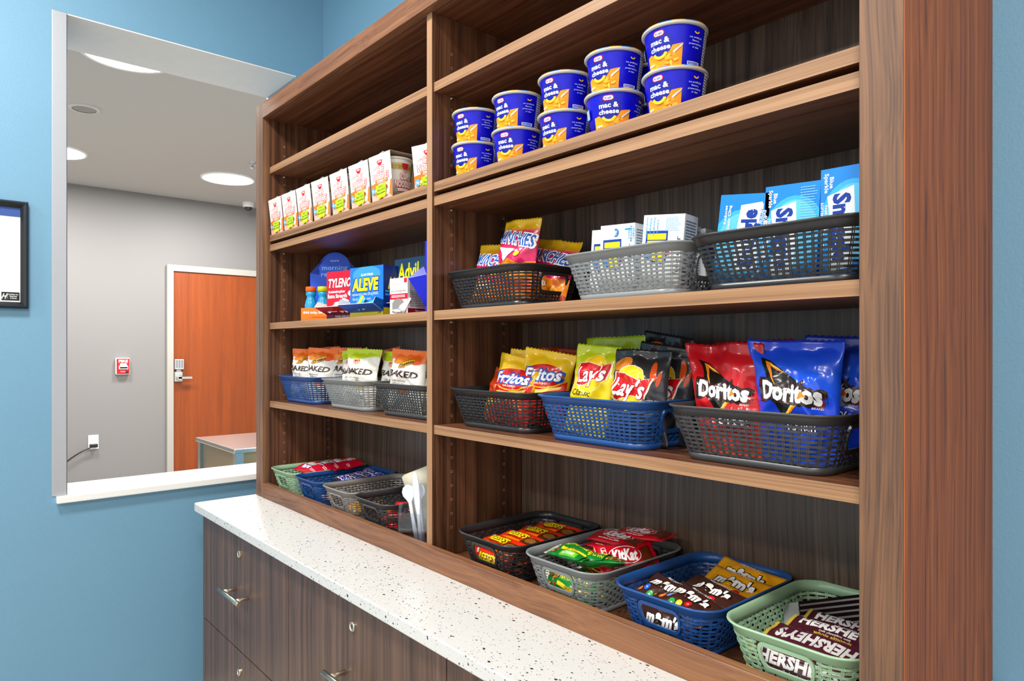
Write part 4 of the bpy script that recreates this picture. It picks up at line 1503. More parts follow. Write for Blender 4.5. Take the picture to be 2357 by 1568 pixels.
b = MB().prism(pts, 1, d / 2, d / 2 + 0.0015)
b.c = [hexc('#1c52dc')] * len(b.f)
b.build('back_card', M_CARD, t, cols=True)
a = Art(1.0)
a.text('more', 0.5, 0.86, 0.05, '#bcd4ff', w=0.20).text('morning', 0.5, 0.70, 0.11, '#7fc4ff', w=0.62, bold=0.015).text('recovery', 0.5, 0.55, 0.11, '#7fc4ff', w=0.66, bold=0.015).text('drink today', 0.18, 0.2, 0.05, '#5aa0f0', w=0.3)
a2 = Art(0.28)
a2.text('drink today, feel great tomorrow', 0.5, 0.19, 0.055, '#ffffff', w=0.9, bold=0.02).text('limited time orange mango flavor', 0.5, 0.09, 0.025, '#c83c08', w=0.5)
decal('printed_label', [(a, flat(-0.07, 0.08, 0.07, 0.22, d / 2)), (a2, flat(-w / 2, 0, w / 2, h, -d / 2))], M_CARD, t, False)
def bottle(x, y, cap, body, label):
    o = empty('drink_bottle', (x, y, zm + 0.002))
    tag(o, label, 'bottle', 'small drink bottles in the orange tray')
    o.rotation_euler = (0, 0, math.radians(50))
    k = hexc(body)
    MB().lathe([(0.0001, 0), (0.016, 0), (0.0185, 0.003), (0.019, 0.012), (0.019, 0.05), (0.0165, 0.062), (0.0125, 0.074), (0.0125, 0.078), (0.0155, 0.082), (0.0155, 0.090), (0.0135, 0.092)], 28, c=k).build('bottle_body', M_FILM, o, True, cols=True)
    MB().lathe([(0.0150, 0.092), (0.0165, 0.0925), (0.0165, 0.106), (0.0155, 0.108), (0.0001, 0.108)], 28, c=hexc(cap)).build('cap', M_CARD, o, True, cols=True)
    a = Art(0.6)
    a.text('morning', 0.5, 0.32, 0.10, '#ffffff', w=0.5).text('recovery', 0.5, 0.18, 0.10, '#ffffff', w=0.5)
    s = cup_surf(math.radians(-70), math.radians(70), 0.022, 0.052, lambda z: 0.0191, 14, 2)
    decal('printed_label', [(a, s)], M_FILM, o)
    return o
cr_, sr_ = math.cos(math.radians(40)), math.sin(math.radians(40))
for i, (u_, v_, cap, bd, lb) in enumerate([(-0.052, -0.020, '#f0641a', '#2a9fd0', 'blue drink bottle with an orange cap in the display tray'), (-0.012, -0.020, '#d3cf14', '#2a9fd0', 'blue drink bottle with a yellow cap, second in the display tray'), (0.028, -0.020, '#d3cf14', '#a9d8dc', 'pale aqua drink bottle with a yellow cap in the display tray'), (0.052, 0.018, '#d3cf14', '#2a9fd0', 'blue drink bottle with a yellow cap peeking out beside the red box')]):
    bottle(-2.020 + u_ * cr_ - v_ * sr_, 0.985 + u_ * sr_ + v_ * cr_, cap, bd, lb)
# ------------------------------------------------------------------ pouches and bars
def sstep(a, b, x):
    t = min(1, max(0, (x - a) / (b - a)))
    return t * t * (3 - 2 * t)
def pillow(W, H, T, seed, nu=30, nv=40, ts=0.085, bs=0.06, pinch=0.07, wr=1.35, wave=0.006, box=2.6, bulge=0.6, shear=0.0, taper=0.0):
    """front and back sheets of a heat-sealed pouch standing in x-z, front towards -y, base at z = 0"""
    rr = random.Random(seed)
    ph = [rr.uniform(0, 6.28) for _ in range(8)]
    off = Vector((rr.uniform(-50, 50), rr.uniform(-50, 50), rr.uniform(-50, 50)))
    Fp, Bp = [], []
    for j in range(nv + 1):
        v = j / nv
        q = min(1, max(0, (v - bs) / (1 - ts - bs)))
        bl = math.sin(math.pi * q) ** bulge if 0 < q < 1 else 0.0
        rowF, rowB = [], []
        for i in range(nu + 1):
            s = 2 * i / nu - 1
            e = max(0.0, 1 - abs(s) ** box) ** 0.75
            x = W / 2 * s * (1 - pinch * bl) * (1 - taper * v) + shear * H * v
            z = H * v
            mid = wave * (math.sin(s * 2.2 + ph[0]) + 0.5 * math.sin(s * 5 + ph[1])) * sstep(0.55, 1, v)
            mid += wave * 0.5 * math.sin(s * 3 + ph[2]) * sstep(0.3, 0, v)
            # pleats falling from the seals
            dT, dB = max(0, (1 - ts) - v), max(0, v - bs)
            pl = (abs(math.sin(s * 6.5 + ph[3])) ** 3 * 0.8 + abs(math.sin(s * 3.1 + ph[4])) ** 4) * (math.exp(-dT / 0.16) + 0.7 * math.exp(-dB / 0.12)) * (1 if 0 < q < 1 else 0)
            cr = 0.0
            if 0 < q < 1 and wr:
                p = Vector((x * 28, z * 28, 0)) + off
                n1 = noise.noise(p)
                n2 = noise.noise(p * 2.3 + Vector((7, 3, 1)))
                n3 = noise.noise(p * 0.8 + Vector((1, 9, 4)))
                cr = wr * (0.0034 * (1 - abs(n1) * 3.4) + 0.0030 * (0.5 - abs(n3) * 2) + 0.0022 * n2) * e ** 0.5
            th = T / 2 * bl * e
            yf = mid - th - 0.0004 - cr * min(1, bl * 1.3) + wr * 0.0035 * pl * e
            yb = mid + th + 0.0004 + 0.6 * cr * min(1, bl * 1.3) - wr * 0.0025 * pl * e
            if yf > yb - 0.0008:
                m_ = (yf + yb) / 2
                yf, yb = m_ - 0.0004, m_ + 0.0004
            if j == nv: z += 0.0012 * (1 if i % 2 else -1)
            dz = -0.012 * (abs(s) ** 3) * math.sin(math.pi * v) * 0.0
            rowF.append((x, yf, z + dz))
            rowB.append((x, yb, z + dz))
        Fp.append(rowF)
        Bp.append(rowB)
    return Fp, Bp
def sheet_mesh(Fp, Bp, colf):
    nv, nu = len(Fp) - 1, len(Fp[0]) - 1
    V = [p for r_ in Fp for p in r_] + [p for r_ in Bp for p in r_]
    n = (nv + 1) * (nu + 1)
    F, C = [], []
    for j in range(nv):
        for i in range(nu):
            a = j * (nu + 1) + i
            F += [(a, a + 1, a + nu + 1), (a + 1, a + nu + 2, a + nu + 1)]
            F.append((n + a, n + a + nu + 1, n + a + nu + 2, n + a + 1))
            c = colf((i + 0.5) / nu, (j + 0.5) / nv)
            C += [c, c, c]
    for j in range(nv):
        a, b = j * (nu + 1), (j + 1) * (nu + 1)
        F += [(a, b, n + b, n + a), (a + nu, n + a + nu, n + b + nu, b + nu)]
        C += [colf(0.01, (j + 0.5) / nv), colf(0.99, (j + 0.5) / nv)]
    for i in range(nu):
        a = nv * (nu + 1) + i
        F += [(i, n + i, n + i + 1, i + 1), (a, a + 1, n + a + 1, n + a)]
        C += [colf((i + .5) / nu, 0.01), colf((i + .5) / nu, 0.99)]
    return V, F, C
def lerpc(a, b, t):
    return tuple(x + (y - x) * t for x, y in zip(a, b))
def band(*st):
    """vertical colour bands from the bottom: (height, colour) pairs, blended"""
    st = [(h, hexc(c)) for h, c in st]
    def f(u, v):
        for (h0, c0), (h1, c1) in zip(st, st[1:]):
            if v <= h1: return lerpc(c0, c1, min(1, max(0, (v - h0) / max(1e-6, h1 - h0))))
        return st[-1][1]
    return f
def bag(name, kind, W, H, T, seed, loc, rz, lean, roll, label, group, cat='chip bag', mat=None, **kw):
    art, colf = KINDS[kind]
    Fp, Bp = pillow(W, H, T, seed, **kw)
    V, F, C = sheet_mesh(Fp, Bp, colf)
    o = mk(name, V, F, mat or M_FILM, None, C, True)
    o.location = loc
    o.rotation_mode = 'XYZ'
    o.rotation_euler = (Matrix.Rotation(math.radians(rz), 4, 'Z') @ Matrix.Rotation(math.radians(-lean), 4, 'X') @ Matrix.Rotation(math.radians(roll), 4, 'Y')).to_euler()
    tag(o, label, cat, group)
    if art is not None: decal('printed_front', [(art, Surf(Fp))], mat or M_FILM, o)
    return o

def doritos(base, glow, sub1, sub2):
    a = Art(1.3)
    a.poly([(0.03, 0.98), (0.20, 0.92), (0.62, 0.66), (0.94, 0.48), (0.60, 0.40), (0.40, 0.17), (0.30, 0.30), (0.22, 0.52)], '#15130f')
    a.poly([(0.10, 0.93), (0.20, 0.90), (0.44, 0.76), (0.30, 0.80), (0.20, 0.86), (0.24, 0.72), (0.30, 0.56), (0.21, 0.72)], '#f08a1c')
    a.poly([(0.16, 0.905), (0.30, 0.84), (0.40, 0.78), (0.22, 0.86)], '#ffe66a')
    a.poly([(0.38, 0.17), (0.42, 0.16), (0.66, 0.42), (0.74, 0.47), (0.60, 0.44)], '#ff8a12')
    a.poly([(0.39, 0.17), (0.42, 0.17), (0.60, 0.40), (0.56, 0.40)], '#ffc93a')
    a.text('Doritos', 0.50, 0.52, 0.22, '#f4f4f2', w=0.86, bold=0.05, shear=0.05, outline=[(0.12, '#191512'), (0.075, '#7a1c12'), (0.06, '#191512')], rot=-0.06)
    a.poly([(0.62, 0.44), (0.74, 0.47), (0.66, 0.54)], '#ff8a12')
    a.text('BRAND', 0.86, 0.335, 0.03, '#f0f0f0', bold=0.0)
    a.text(sub1, 0.66, 0.21, 0.085, '#ffffff', w=0.10 * len(sub1), bold=0.03, outline=[(0.06, '#20201e')])
    a.text(sub2, 0.64, 0.09, 0.085, '#ffffff', w=0.085 * len(sub2), bold=0.03, outline=[(0.06, '#20201e')])
    return a.xf(0.80, 0.80, 0.10, 0.32)
def lays_logo(a, x, y, s, rot=0.1):
    a.ell(x, y, 0.36 * s, 0.34 * s, '#f6e8a0', n=28).ell(x, y, 0.345 * s, 0.325 * s, '#ffd21e', n=28)
    p = [(-0.42, -0.16), (-0.2, -0.20), (0.1, -0.10), (0.36, -0.12), (0.43, 0.18), (0.2, 0.12), (-0.1, 0.20), (-0.36, 0.20)]
    cr, sr = math.cos(rot), math.sin(rot)
    P = lambda k: [(x + s * k * (px * cr - py * sr), y + s * k * (px * sr + py * cr)) for px, py in p]
    a.poly(P(1.06), '#fbeecb').poly(P(1.0), '#d8161f')
    a.text("Lay's", x, y, 0.26 * s, '#ffffff', w=0.70 * s, bold=0.022, shear=0.22, rot=rot, outline=[(0.03, '#8e0d14')])
def lays_yellow():
    a = Art(1.35)
    lays_logo(a, 0.52, 0.92, 0.86)
    a.text('Classic', 0.42, 0.63, 0.085, '#1b1a12', w=0.42, bold=0.0, shear=0.3)
    a.lines(0.3, 0.06, 0.7, 0.12, 2, '#a08a10', 0.4, 3)
    return a
def lays_black():
    a = Art(1.25)
    a.ell(0.22, 1.04, 0.20, 0.09, '#e8862a', 0.2, n=22).ell(0.80, 0.95, 0.05, 0.14, '#d8521c', 0.3).ell(0.90, 0.85, 0.03, 0.10, '#c9441a', -0.2)
    lays_logo(a, 0.42, 0.72, 0.90, -0.08)
    a.text('GUARANTEED FRESH', 0.80, 0.56, 0.03, '#e8e8e8', w=0.30, bold=0.0).text('until printed date', 0.80, 0.51, 0.03, '#e8e8e8', w=0.28, bold=0.0)
    return a
def fritos():
    a = Art(1.3)
    a.poly([(0, 0.52), (0.25, 0.42), (0.55, 0.40), (0.8, 0.46), (1, 0.6), (1, 0), (0, 0)], '#d81c12')
    a.poly([(0.08, 0.30), (0.5, 0.34), (0.92, 0.48), (0.9, 0.42), (0.5, 0.26), (0.1, 0.24)], '#f9d76a')
    a.ell(0.5, 0.64, 0.47, 0.27, '#f2c21c', 0.12, n=28).ell(0.5, 0.64, 0.44, 0.24, '#d0161a', 0.12, n=28)
    a.text('Fritos', 0.5, 0.66, 0.24, '#f4f6fa', w=0.80, bold=0.03, shear=0.2, rot=0.12, outline=[(0.09, '#1d4aa6')])
    a.text('BRAND', 0.5, 0.47, 0.04, '#f4e0c0', w=0.3, rot=0.1)
    rr = random.Random(4)
    for i in range(9): a.ell(0.1 + rr.random() * 0.8, 0.05 + rr.random() * 0.18, 0.07, 0.02, rr.choice(['#e8962a', '#c97a1a', '#f0a83a']), rr.random() * 3)
    return a.xf(0.92, 0.82, 0.04, 0.34)
def baked(cheesy):
    a = Art(1.32)
    top = '#f0701a' if cheesy else '#b9cf16'
    pts = [(0, 1.32), (0, 0.98)] + [(x / 12, 0.98 + (0.06 if cheesy else 0.0) * math.sin(x * 1.6) - (0 if cheesy else 0.22 * (x / 12 - 0.35) ** 2 * -2)) for x in range(1, 12)] + [(1, 0.94 if cheesy else 1.02), (1, 1.32)]
    a.poly(pts[::-1], top)
    if cheesy:
        a.ell(0.32, 0.98, 0.20, 0.10, '#f58a2a', 0.2, n=18).ell(0.76, 1.0, 0.18, 0.12, '#ea5c14', -0.2, n=18)
        a.ell(0.52, 0.90, 0.26, 0.085, '#5a3a10', 0.55, n=22).ell(0.52, 0.90, 0.245, 0.07, '#f2b51c', 0.55, n=22)
        a.text('Cheetos', 0.52, 0.90, 0.085, '#4a2a10', w=0.40, bold=0.05, rot=0.5)
    else:
        lays_logo(a, 0.42, 0.90, 0.30, 0.1)
    a.text('BAKED', 0.50, 0.60, 0.17, '#3a2416', w=0.80, bold=0.03, shear=0.1, rot=-0.03)
    a.text('OVEN BAKED', 0.42, 0.40, 0.05, '#8a7f72', w=0.36).text('65% LESS FAT', 0.44, 0.33, 0.045, '#a09688', w=0.30)
    a.ell(0.62, 0.12, 0.16, 0.07, '#d8b01c' if not cheesy else '#e07a1c').text('CRISPS', 0.30, 0.20, 0.06, '#4a3a2a', w=0.3)
    for V, F, c, ly in a.items: V[:, 1] = np.where(V[:, 1] > 1.25, V[:, 1], 0.38 + 0.72 * V[:, 1])
    return a
def munchies():
    a = Art(1.28)
    a.poly([(0, 0), (1, 0), (1, 0.36), (0.7, 0.30), (0.4, 0.40), (0, 0.24)], '#f08a1c')
    rr = random.Random(6)
    for i in range(14): a.ell(rr.random(), rr.random() * 0.30, 0.09, 0.035, rr.choice(['#ffb73a', '#e07412', '#f7c860', '#d96a10']), rr.random() * 3)
    a.poly([(0.04, 0.62), (0.20, 0.70), (0.62, 0.60), (0.96, 0.44), (0.30, 0.40)], '#fdf6f0') if False else None
    a.poly([(0.16, 0.62), (0.58, 0.58), (0.30, 0.34)], '#fbeef2')  # white triangle is glare on the film, painted in with the artwork
    a.text('MUNCHIES', 0.50, 0.80, 0.24, '#1660c4', w=0.92, bold=0.025, rot=-0.14, outline=[(0.07, '#ffffff')])
    a.text('snack mix', 0.55, 0.56, 0.05, '#ffffff', w=0.26, rot=-0.12)
    a.ell(0.64, 0.48, 0.09, 0.045, '#d8e02a', 0.2)
    a.text('CHEESE FIX', 0.36, 0.20, 0.10, '#ffffff', w=0.50, bold=0.04, rot=0.05, outline=[(0.05, '#8a4a10')])
    return a.xf(1, 0.88, 0, 0.22)
def puffs():
    a = Art(1.3)
    a.text('Cheetos', 0.5, 0.62, 0.26, '#f6c21c', w=0.85, bold=0.06, rot=0.25, outline=[(0.08, '#2a1208')])
    a.ell(0.25, 0.25, 0.14, 0.05, '#f59a1c', 0.4).ell(0.6, 0.22, 0.16, 0.05, '#f08410', -0.3)
    return a
KINDS = {
    'dor_r': (doritos('#c8141e', '#e8401c', 'NACHO', 'CHEESE'), band((0, '#e0401a'), (0.25, '#c8141e'), (0.6, '#d01c24'), (1, '#a8101c'))),
    'dor_b': (doritos('#1440d8', '#2a6cf0', 'COOL', 'RANCH'), band((0, '#1a50e0'), (0.3, '#1238d0'), (0.7, '#1e58e2'), (1, '#0f2fb4'))),
    'lay_y': (lays_yellow(), band((0, '#f0d00e'), (0.55, '#f2d412'), (0.8, '#c6cc14'), (1, '#a8bc18'))),  # greenish top: shade on the yellow film, put into its colour
    'lay_g': (None, band((0, '#d8c814'), (0.5, '#b6c21a'), (1, '#9bb81c'))),
    'lay_k': (lays_black(), band((0, '#26262a'), (0.7, '#38383c'), (1, '#1a1a1e'))),
    'fritos': (fritos(), band((0, '#c81610'), (0.42, '#d81c12'), (0.60, '#e8b61a'), (1, '#f0c41c'))),
    'puffs': (puffs(), band((0, '#e05a10'), (0.6, '#c23c10'), (1, '#b5360e'))),
    'bk_c': (baked(True), band((0, '#e9e4dc'), (1, '#efece6'))),
    'bk_l': (baked(False), band((0, '#e9e4d8'), (0.86, '#efece2'), (0.90, '#b9cf16'), (1, '#a9c21a'))),
    'mun': (munchies(), band((0, '#e0701a'), (0.36, '#d81a5e'), (0.82, '#d6185c'), (0.87, '#d8a814'), (1, '#e0b41c'))),
}
f1, f2 = F_S1 + 0.0035, F_S2 + 0.0035
GD, GL, GF, GK, GMu = 'tortilla chip bags', 'potato chip bags', 'corn chip bags', 'baked snack bags', 'pink snack mix bags'
bag('chip_bag', 'dor_r', 0.112, 0.178, 0.045, 11, (-0.572, 0.954, f1), 4, 8, 1, 'red tortilla chip bag with a crumpled corner, front of the charcoal basket', GD, wr=1.6, wave=0.014, shear=-0.20, taper=-0.26)
bag('chip_bag', 'dor_r', 0.114, 0.176, 0.036, 12, (-0.570, 0.998, f1 + 0.006), 2, 6, -2, 'red tortilla chip bag tucked behind the front red one', GD, taper=-0.2)
bag('chip_bag', 'dor_b', 0.114, 0.182, 0.048, 13, (-0.470, 0.956, f1), 2, 7, 1, 'bright blue tortilla chip bag at the front of the charcoal basket', GD, wr=1.4, shear=-0.11, taper=-0.28)
bag('chip_bag', 'dor_b', 0.108, 0.184, 0.040, 14, (-0.470, 1.012, f1 + 0.004), 0, 5, 2, 'bright blue tortilla chip bag behind, cut off by the right post', GD, taper=-0.28, shear=0.22)
bag('chip_bag', 'lay_y', 0.118, 0.172, 0.044, 21, (-0.884, 0.952, f1 + 0.004), 3, 6, 4, 'yellow potato chip bag with a red banner logo, in the blue basket', GL, taper=0.16, shear=0.06)
bag('chip_bag', 'lay_g', 0.150, 0.186, 0.030, 22, (-0.868, 1.010, f1 + 0.006), -3, 4, -2, 'lime green chip bag standing behind the yellow one', GL)
bag('chip_bag', 'lay_k', 0.132, 0.166, 0.048, 23, (-0.764, 0.948, f1 + 0.002), 5, 8, 1, 'black potato chip bag with a red banner logo, front of the blue basket', GL, wr=1.6, taper=0.14)
bag('chip_bag', 'lay_k', 0.130, 0.172, 0.030, 24, (-0.758, 1.000, f1 + 0.004), 6, 4, 8, 'black potato chip bag half hidden behind the front black one', GL)
bag('chip_bag', 'lay_k', 0.135, 0.186, 0.028, 25, (-0.785, 1.040, f1 + 0.010), -8, 2, 8, 'dark chip bag at the very back of the blue basket, sticking up', GL)
bag('chip_bag', 'fritos', 0.124, 0.150, 0.042, 31, (-1.110, 0.950, f1 + 0.004), 5, 10, 9, 'yellow and red corn chip bag in front, tilted, in the black basket', GF, wr=1.3, wave=0.012)
bag('chip_bag', 'fritos', 0.120, 0.158, 0.032, 32, (-1.100, 0.990, f1 + 0.006), 14, 6, 6, 'yellow and red corn chip bag squeezed in the middle of the black basket', GF)
bag('chip_bag', 'fritos', 0.124, 0.158, 0.040, 33, (-1.046, 0.978, f1 + 0.008), 20, 6, 9, 'yellow and red corn chip bag at the right end of the black basket', GF, wr=1.2)
bag('chip_bag', 'puffs', 0.115, 0.168, 0.030, 34, (-1.140, 1.030, f1), -4, 4, -3, 'rust orange snack bag behind the corn chips, left', GF)
bag('chip_bag', 'puffs', 0.115, 0.170, 0.028, 35, (-1.066, 1.045, f1), 6, 3, 4, 'rust orange snack bag behind the corn chips, right', GF)
bag('chip_bag', 'puffs', 0.105, 0.120, 0.034, 36, (-1.172, 0.966, f1), -6, 8, 14, 'small orange snack bag low at the left end of the black basket', GF)
bag('snack_bag', 'mun', 0.130, 0.150, 0.040, 41, (-1.186, 0.966, f2 - 0.001), 4, 8, 3, 'pink snack mix bag low at the left end of the black basket', GMu, 'snack bag', wr=1.3)
bag('snack_bag', 'mun', 0.116, 0.158, 0.042, 42, (-1.104, 0.962, f2 + 0.032), 6, 7, 4, 'pink snack mix bag standing highest in the black basket', GMu, 'snack bag')
bag('snack_bag', 'mun', 0.126, 0.150, 0.036, 43, (-1.068, 1.010, f2 + 0.002), 10, 14, 8, 'pink snack mix bag sunk at the right of the black basket', GMu, 'snack bag')
bag('snack_bag', 'mun', 0.126, 0.150, 0.030, 44, (-1.120, 1.040, f2 + 0.002), -6, 8, 4, 'pink snack mix bag at the back of the black basket', GMu, 'snack bag')
bag('snack_bag', 'bk_c', 0.118, 0.168, 0.045, 51, (-2.142, 0.950, f1), 14, 4, 1, 'white baked snack bag with orange top, nearest the left post', GK, 'snack bag', M_MATTE, ts=0.07)
bag('snack_bag', 'bk_c', 0.120, 0.170, 0.045, 52, (-2.040, 0.958, f1), 22, 4, 3, 'white baked snack bag with orange top, second from the left post', GK, 'snack bag', M_MATTE, ts=0.07)
bag('snack_bag', 'bk_c', 0.118, 0.174, 0.030, 53, (-2.085, 1.015, f1), 16, 2, -3, 'white baked snack bag with orange top behind the first two', GK, 'snack bag', M_MATTE, ts=0.07)
bag('snack_bag', 'bk_c', 0.116, 0.172, 0.038, 54, (-1.965, 1.010, f1), 26, 2, 0, 'white baked snack bag with orange top at the back right of the blue basket', GK, 'snack bag', M_MATTE, ts=0.07)
bag('snack_bag', 'bk_l', 0.120, 0.168, 0.036, 55, (-1.835, 0.976, f1), 8, 5, -6, 'white baked chip bag with green top at the left of the grey basket', GK, 'snack bag', M_MATTE, ts=0.07)
bag('snack_bag', 'bk_l', 0.138, 0.168, 0.045, 56, (-1.752, 0.948, f1), 10, 5, 1, 'white baked chip bag with green top and red logo, front of the grey basket', GK, 'snack bag', M_MATTE, ts=0.07)
bag('snack_bag', 'bk_c', 0.120, 0.170, 0.030, 57, (-1.735, 1.040, f1), -12, 2, -6, 'orange-topped bag hidden behind the green-topped chip bags', GK, 'snack bag', M_MATTE, ts=0.07)
bag('snack_bag', 'bk_l', 0.118, 0.160, 0.030, 58, (-1.648, 0.995, f1), 14, 4, 2, 'white baked chip bag in shade behind, between grey and charcoal baskets', GK, 'snack bag', M_MATTE, ts=0.07)
bag('snack_bag', 'bk_c', 0.142, 0.166, 0.046, 59, (-1.520, 0.948, f1), 8, 6, 3, 'white baked snack bag with wide orange top in the charcoal basket', GK, 'snack bag', M_MATTE, ts=0.07)
bag('snack_bag', 'bk_l', 0.128, 0.158, 0.036, 60, (-1.425, 0.988, f1), 6, 4, 2, 'white baked chip bag half hidden beside the divider', GK, 'snack bag', M_MATTE, ts=0.07)

# ------------------------------------------------------------------ wrapped bars lying flat
def bar(name, kind, L, W, T, seed, loc, rz, rx, ry, label, group, cat='candy bar', mat=None, wr=0.35, box=5, bulge=0.22, ts=0.09, pinch=0.02):
    """lies flat, print up; local x runs along the bar, z up. rx tips the long edge, ry lifts an end (degrees)"""
    art, colf = BARS[kind]
    Fp, Bp = pillow(W, L, T, seed, nu=12, nv=26, ts=ts, bs=ts, pinch=pinch, wr=wr, wave=0.0015, box=box, bulge=bulge)
    # sheet frame: (x across, -y up, z along) -> bar frame: along = z, across = x reversed, up = -y
    conv = lambda R: [[(R[j][i][2] - L / 2, -R[j][i][0], -R[j][i][1]) for j in range(len(R))] for i in range(len(R[0]))]
    top = [list(r_) for r_ in conv(Fp)][::-1]
    bot = [list(r_) for r_ in conv(Bp)][::-1]
    V, F, C = sheet_mesh(top, bot, lambda u, v: colf(u, v))
    o = mk(name, V, F, mat or M_FILM, None, C, True)
    o.location = (loc[0], loc[1], loc[2] + T / 2)
    o.rotation_euler = (Matrix.Rotation(math.radians(rz), 4, 'Z') @ Matrix.Rotation(math.radians(ry), 4, 'Y') @ Matrix.Rotation(math.radians(rx), 4, 'X')).to_euler()
    tag(o, label, cat, group)
    if art is not None: decal('printed_front', [(art, Surf(top))], mat or M_FILM, o)
    return o
def uni(c): return lambda u, v, k=hexc(c): k
def a_reese():
    a = Art(0.42)
    a.rect(0, 0, 1, 0.10, '#ff7a12')
    a.text("REESE'S", 0.42, 0.24, 0.13, '#ffe61a', w=0.46, bold=0.04, shear=0.2, outline=[(0.05, '#3a1a08')])
    a.text('2 PEANUT BUTTER CUPS', 0.42, 0.13, 0.03, '#3a1a08', w=0.36)
    a.poly([(0.62, 0.03), (0.92, 0.05), (0.94, 0.30), (0.68, 0.24)], '#4a2510').ell(0.80, 0.17, 0.11, 0.07, '#8a5a2a', 0.2)
    a.rect(0.09, 0.28, 0.17, 0.36, '#e8e0d8')
    return a
def a_kit():
    a = Art(0.40)
    a.ell(0.46, 0.21, 0.27, 0.13, '#ffffff', 0, n=26).ell(0.46, 0.21, 0.26, 0.12, '#c4101e', n=26)
    a.text('KitKat', 0.46, 0.21, 0.15, '#ffffff', w=0.42, bold=0.05, shear=0.2)
    a.rrect(0.10, 0.22, 0.17, 0.34, 0.02, '#ffffff').rrect(0.105, 0.226, 0.165, 0.334, 0.016, '#c4101e').text('210', 0.135, 0.29, 0.03, '#ffffff')
    a.poly([(0.70, 0.05), (0.92, 0.05), (0.92, 0.34), (0.76, 0.30)], '#6a2a14').text('have a break, have a KitKat', 0.42, 0.05, 0.022, '#ffffff', w=0.4)
    return a
def a_nv():
    a = Art(0.40)
    a.rect(0, 0, 0.07, 0.40, '#e8e8e4').lines(0.01, 0.04, 0.06, 0.36, 8, '#30302e', 0.4, 4)
    rr = random.Random(5)
    for i in range(26): a.ell(0.10 + rr.random() * 0.20, 0.04 + rr.random() * 0.30, 0.022, 0.02, rr.choice(['#c8792e', '#a85a1e', '#d8944a', '#8a451a']))
    a.poly([(0.30, 0.0), (0.95, 0.0), (0.95, 0.40), (0.34, 0.40)], '#127a2c')
    a.poly([(0.33, 0.22), (0.62, 0.16), (0.93, 0.20), (0.93, 0.15), (0.62, 0.10), (0.33, 0.16)], '#ffd21e')
    a.text('NATURE VALLEY', 0.63, 0.30, 0.085, '#f3e21c', w=0.54, bold=0.02).text('CRUNCHY', 0.63, 0.155, 0.045, '#1c5a1c', w=0.24, rot=0.0)
    a.rrect(0.42, 0.02, 0.84, 0.10, 0.02, '#6cc21e').text("OATS 'N HONEY", 0.63, 0.06, 0.04, '#ffffff', w=0.32)
    return a
def a_mm(yellow):
    a = Art(0.52)
    rr = random.Random(7)
    for i, c in enumerate(('#f07a14', '#1f6fe0', '#1fa03a', '#f2d21e', '#d8181e', '#f07a14', '#1f6fe0')):
        a.ell(0.12 + i * 0.125, 0.10 + 0.05 * math.sin(i * 2), 0.055, 0.05, c, n=14).text('m', 0.12 + i * 0.125, 0.10 + 0.05 * math.sin(i * 2), 0.03, '#ffffff')
    a.text("m&m's", 0.5, 0.31, 0.15, '#f4f1ec', w=0.58, bold=0.06, outline=[(0.05, '#1c0e08')], rot=0.03)
    a.text('PEANUT' if yellow else 'MILK CHOCOLATE', 0.5, 0.46, 0.04, '#f4f1ec', w=0.34)
    return a
def a_hersh(alm):
    a = Art(0.34)
    if alm:
        a.text("HERSHEY'S", 0.5, 0.235, 0.12, '#d8d6d4', w=0.76, bold=0.05).text('milk chocolate with', 0.5, 0.13, 0.035, '#d8d6d4', w=0.30).text('whole almonds', 0.5, 0.075, 0.05, '#c9a23a', w=0.36)
        a.ell(0.86, 0.08, 0.05, 0.03, '#a8622a', 0.3).ell(0.90, 0.12, 0.05, 0.028, '#8a4a1e', -0.3)
    else:
        a.text("HERSHEY'S", 0.52, 0.17, 0.15, '#cfcccb', w=0.74, bold=0.05)
    a.rect(0, 0, 0.035, 0.34, '#b79a3a').rect(0.965, 0, 1, 0.34, '#b79a3a')
    return a
def a_snick():
    a = Art(0.32)
    return a.poly([(0.1, 0.06), (0.9, 0.06), (0.94, 0.26), (0.06, 0.26)], '#e8e6f2').text('SNICKERS', 0.5, 0.16, 0.14, '#2a2aa0', w=0.72, bold=0.06, shear=0.15).text('2 TO GO  PACKED', 0.78, 0.28, 0.03, '#cfcfe0', w=0.3)
def a_nutter():
    a = Art(0.55)
    a.ell(0.5, 0.38, 0.20, 0.08, '#f3d9b0').text('Nutter', 0.5, 0.30, 0.12, '#ffffff', w=0.36, bold=0.05, outline=[(0.05, '#2a4aa0')]).text('Butter', 0.5, 0.16, 0.12, '#ffffff', w=0.36, bold=0.05, outline=[(0.05, '#2a4aa0')])
    return a.lines(0.72, 0.08, 0.92, 0.16, 2, '#ffd9d9', 0.5, 3)
def a_cheddar():
    return Art(0.5).text('CHEDDAR', 0.5, 0.30, 0.08, '#5a2a08', w=0.5).text('CRACKERS', 0.5, 0.18, 0.08, '#5a2a08', w=0.5).lines(0.1, 0.05, 0.5, 0.12, 2, '#7a3a10', 0.4, 2)
BARS = {'reese': (a_reese(), band((0, '#ff8a12'), (0.3, '#f4340c'), (1, '#ee2a0a'))), 'kit': (a_kit(), uni('#c00f1e')), 'nv': (a_nv(), uni('#11752a')),
        'mm': (a_mm(False), uni('#40221a')), 'mmy': (a_mm(True), uni('#f2a516')), 'her': (a_hersh(False), uni('#4a1a28')), 'hera': (a_hersh(True), uni('#431823')),
        'sni': (a_snick(), uni('#2a1a22')), 'nut': (a_nutter(), uni('#cf1030')), 'ched': (a_cheddar(), uni('#e88a2e')), 'red': (None, uni('#d81420')), 'org': (None, uni('#f08a1c')), 'blu': (None, uni('#1c5ae0')), 'gold': (None, uni('#d09a2a'))}
fb = F_B + 0.0035
